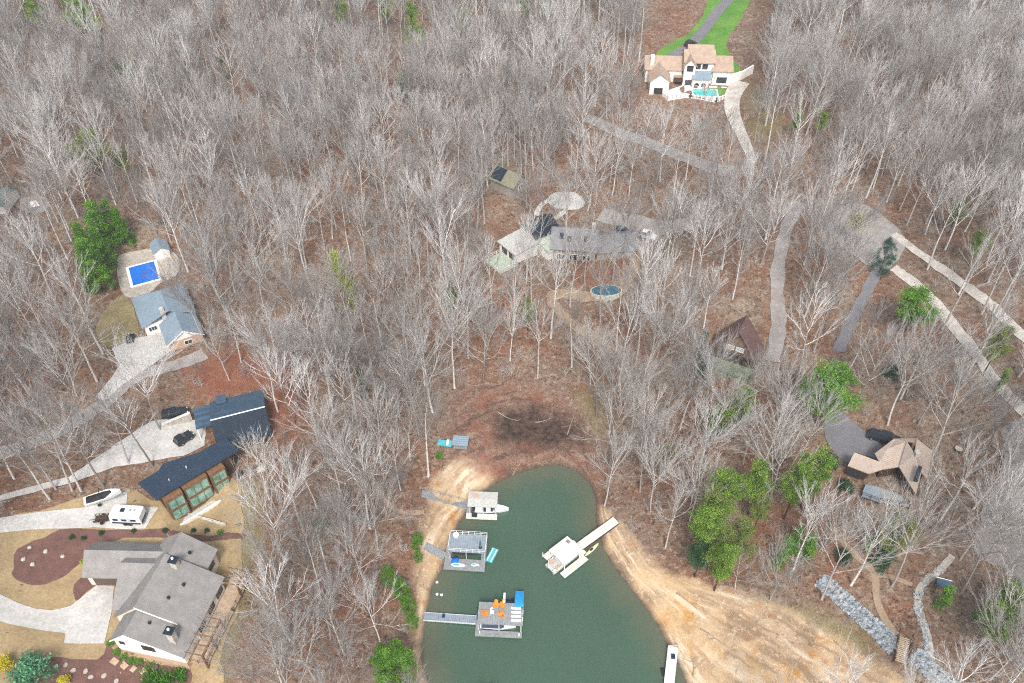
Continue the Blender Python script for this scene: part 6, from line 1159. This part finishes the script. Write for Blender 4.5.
# --- fallen branches
for k,(px,py,L,an,lb) in enumerate(((508,417,4.5,-25,'grey fallen branch on the dark mud, nearer the gully'),(545,421,4,10,'grey fallen branch across the middle of the dark mud'),(571,424,5,70,'grey fallen branch at the far side of the dark mud'),(517,468,3.5,60,'driftwood stick at the upper waterline of the cove'),(690,600,5,-35,'long driftwood log on the clay bank by the bushy pines'),(760,625,6,-40,'long driftwood log high on the clay bank'),(658,640,4,95,'driftwood stick lying along the lower clay waterline'),(845,650,4,-50,'driftwood log by the end of the riprap'),(446,350,4,5,'pale fallen log in the woods above the gully'),(720,640,7,-38,'old log lying across the middle of the clay bank'),(693,668,2.6,85,'short upright driftwood stump near the white walkway'))):
    x,y,z=G(px,py); g=np.random.default_rng(900+k); a=math.radians(an); p=np.array([x-L/2*math.cos(a),y-L/2*math.sin(a),0]); sg=[]; d=np.array([math.cos(a),math.sin(a),0])
    for i in range(5):
        q=p+unit(d+np.array([g.normal(0,.15),g.normal(0,.15),0]))*L/5; z0_=zt(p[0],p[1])+.12; z1_=zt(q[0],q[1])+.12; sg.append((p[0],p[1],z0_,.13-.02*i,q[0],q[1],z1_,.11-.02*i)); e=q+np.array([g.normal(0,.6),g.normal(0,.6),0]); sg.append((q[0],q[1],z1_,.05,e[0],e[1],z1_+g.uniform(.1,.6),.02)); p=q
    S=np.array(sg); S[:,[0,4]]-=x; S[:,[1,5]]-=y; S[:,[2,6]]-=z; me_=mesh_np('fallen_branch',[tubes(S,6)],mat('driftwood','#9a8b7a',.2,2,.9)); o=bpy.data.objects.new('fallen_branch',me_); COL.objects.link(o); o.location=(x,y,z); tag(o,lb,'branch','fallen branches and driftwood')
# ------------------------------------------------------------------ camera, light, exposure
cam=bpy.data.cameras.new('camera'); co=bpy.data.objects.new('camera',cam); COL.objects.link(co); co.location=(0,0,CZ); co.rotation_euler=(math.pi/2-PITCH,0,0); cam.sensor_width=36; cam.lens=36*850/1024; cam.clip_start=1; cam.clip_end=9000; scn.camera=co
wd=bpy.data.worlds.new('World'); scn.world=wd; wd.use_nodes=True; N=wd.node_tree.nodes; L=wd.node_tree.links
SUN_EL=math.radians(52); SUN_AZ=math.radians(178)   # compass bearing of the sun, clockwise from +Y (away from camera)
sk=N.new('ShaderNodeTexSky'); sk.sky_type='NISHITA'; sk.sun_disc=False; sk.sun_elevation=SUN_EL; sk.sun_rotation=SUN_AZ; sk.dust_density=4; sk.air_density=1; sk.ozone_density=1
hs=N.new('ShaderNodeHueSaturation'); hs.inputs['Saturation'].default_value=SKY_SAT; L.new(sk.outputs[0],hs.inputs['Color']); L.new(hs.outputs[0],N['Background'].inputs['Color']); N['Background'].inputs['Strength'].default_value=SKY
sl=bpy.data.lights.new('sun','SUN'); so=bpy.data.objects.new('sun',sl); COL.objects.link(so); sl.energy=SUN_E; sl.angle=math.radians(SUN_ANG); sl.color=(1,.97,.93); so.location=(0,60,200)
sd=Vector((math.sin(SUN_AZ)*math.cos(SUN_EL),math.cos(SUN_AZ)*math.cos(SUN_EL),math.sin(SUN_EL))); so.rotation_euler=sd.to_track_quat('Z','Y').to_euler()
scn.view_settings.view_transform='Standard'; scn.view_settings.look='None'; scn.view_settings.gamma=1; scn.view_settings.exposure=EXPO; scn.view_settings.use_curve_mapping=False
scn.render.engine='CYCLES'; cy=scn.cycles; cy.max_bounces=5; cy.diffuse_bounces=3; cy.glossy_bounces=2; cy.transmission_bounces=2; cy.transparent_max_bounces=4; cy.volume_bounces=0; cy.use_adaptive_sampling=True; cy.adaptive_threshold=.012; cy.use_denoising=False; cy.pixel_filter_type='BLACKMAN_HARRIS'; cy.filter_width=1.1; scn.render.filter_size=1.1

if HAZE:
    hz=MB().box(-420,420,-60,440,-6,148); ho=obj('haze',hz,None); tag(ho,None,None,None,'stuff'); hm=bpy.data.materials.new('haze_air'); hm.use_nodes=True; hn=hm.node_tree; hn.nodes.remove(hn.nodes['Principled BSDF']); pv=hn.nodes.new('ShaderNodeVolumePrincipled'); pv.inputs['Density'].default_value=HAZE; pv.inputs['Color'].default_value=(.86,.9,.95,1); pv.inputs['Anisotropy'].default_value=.2; hn.links.new(pv.outputs[0],hn.nodes['Material Output'].inputs['Volume']); ho.data.materials.append(hm)
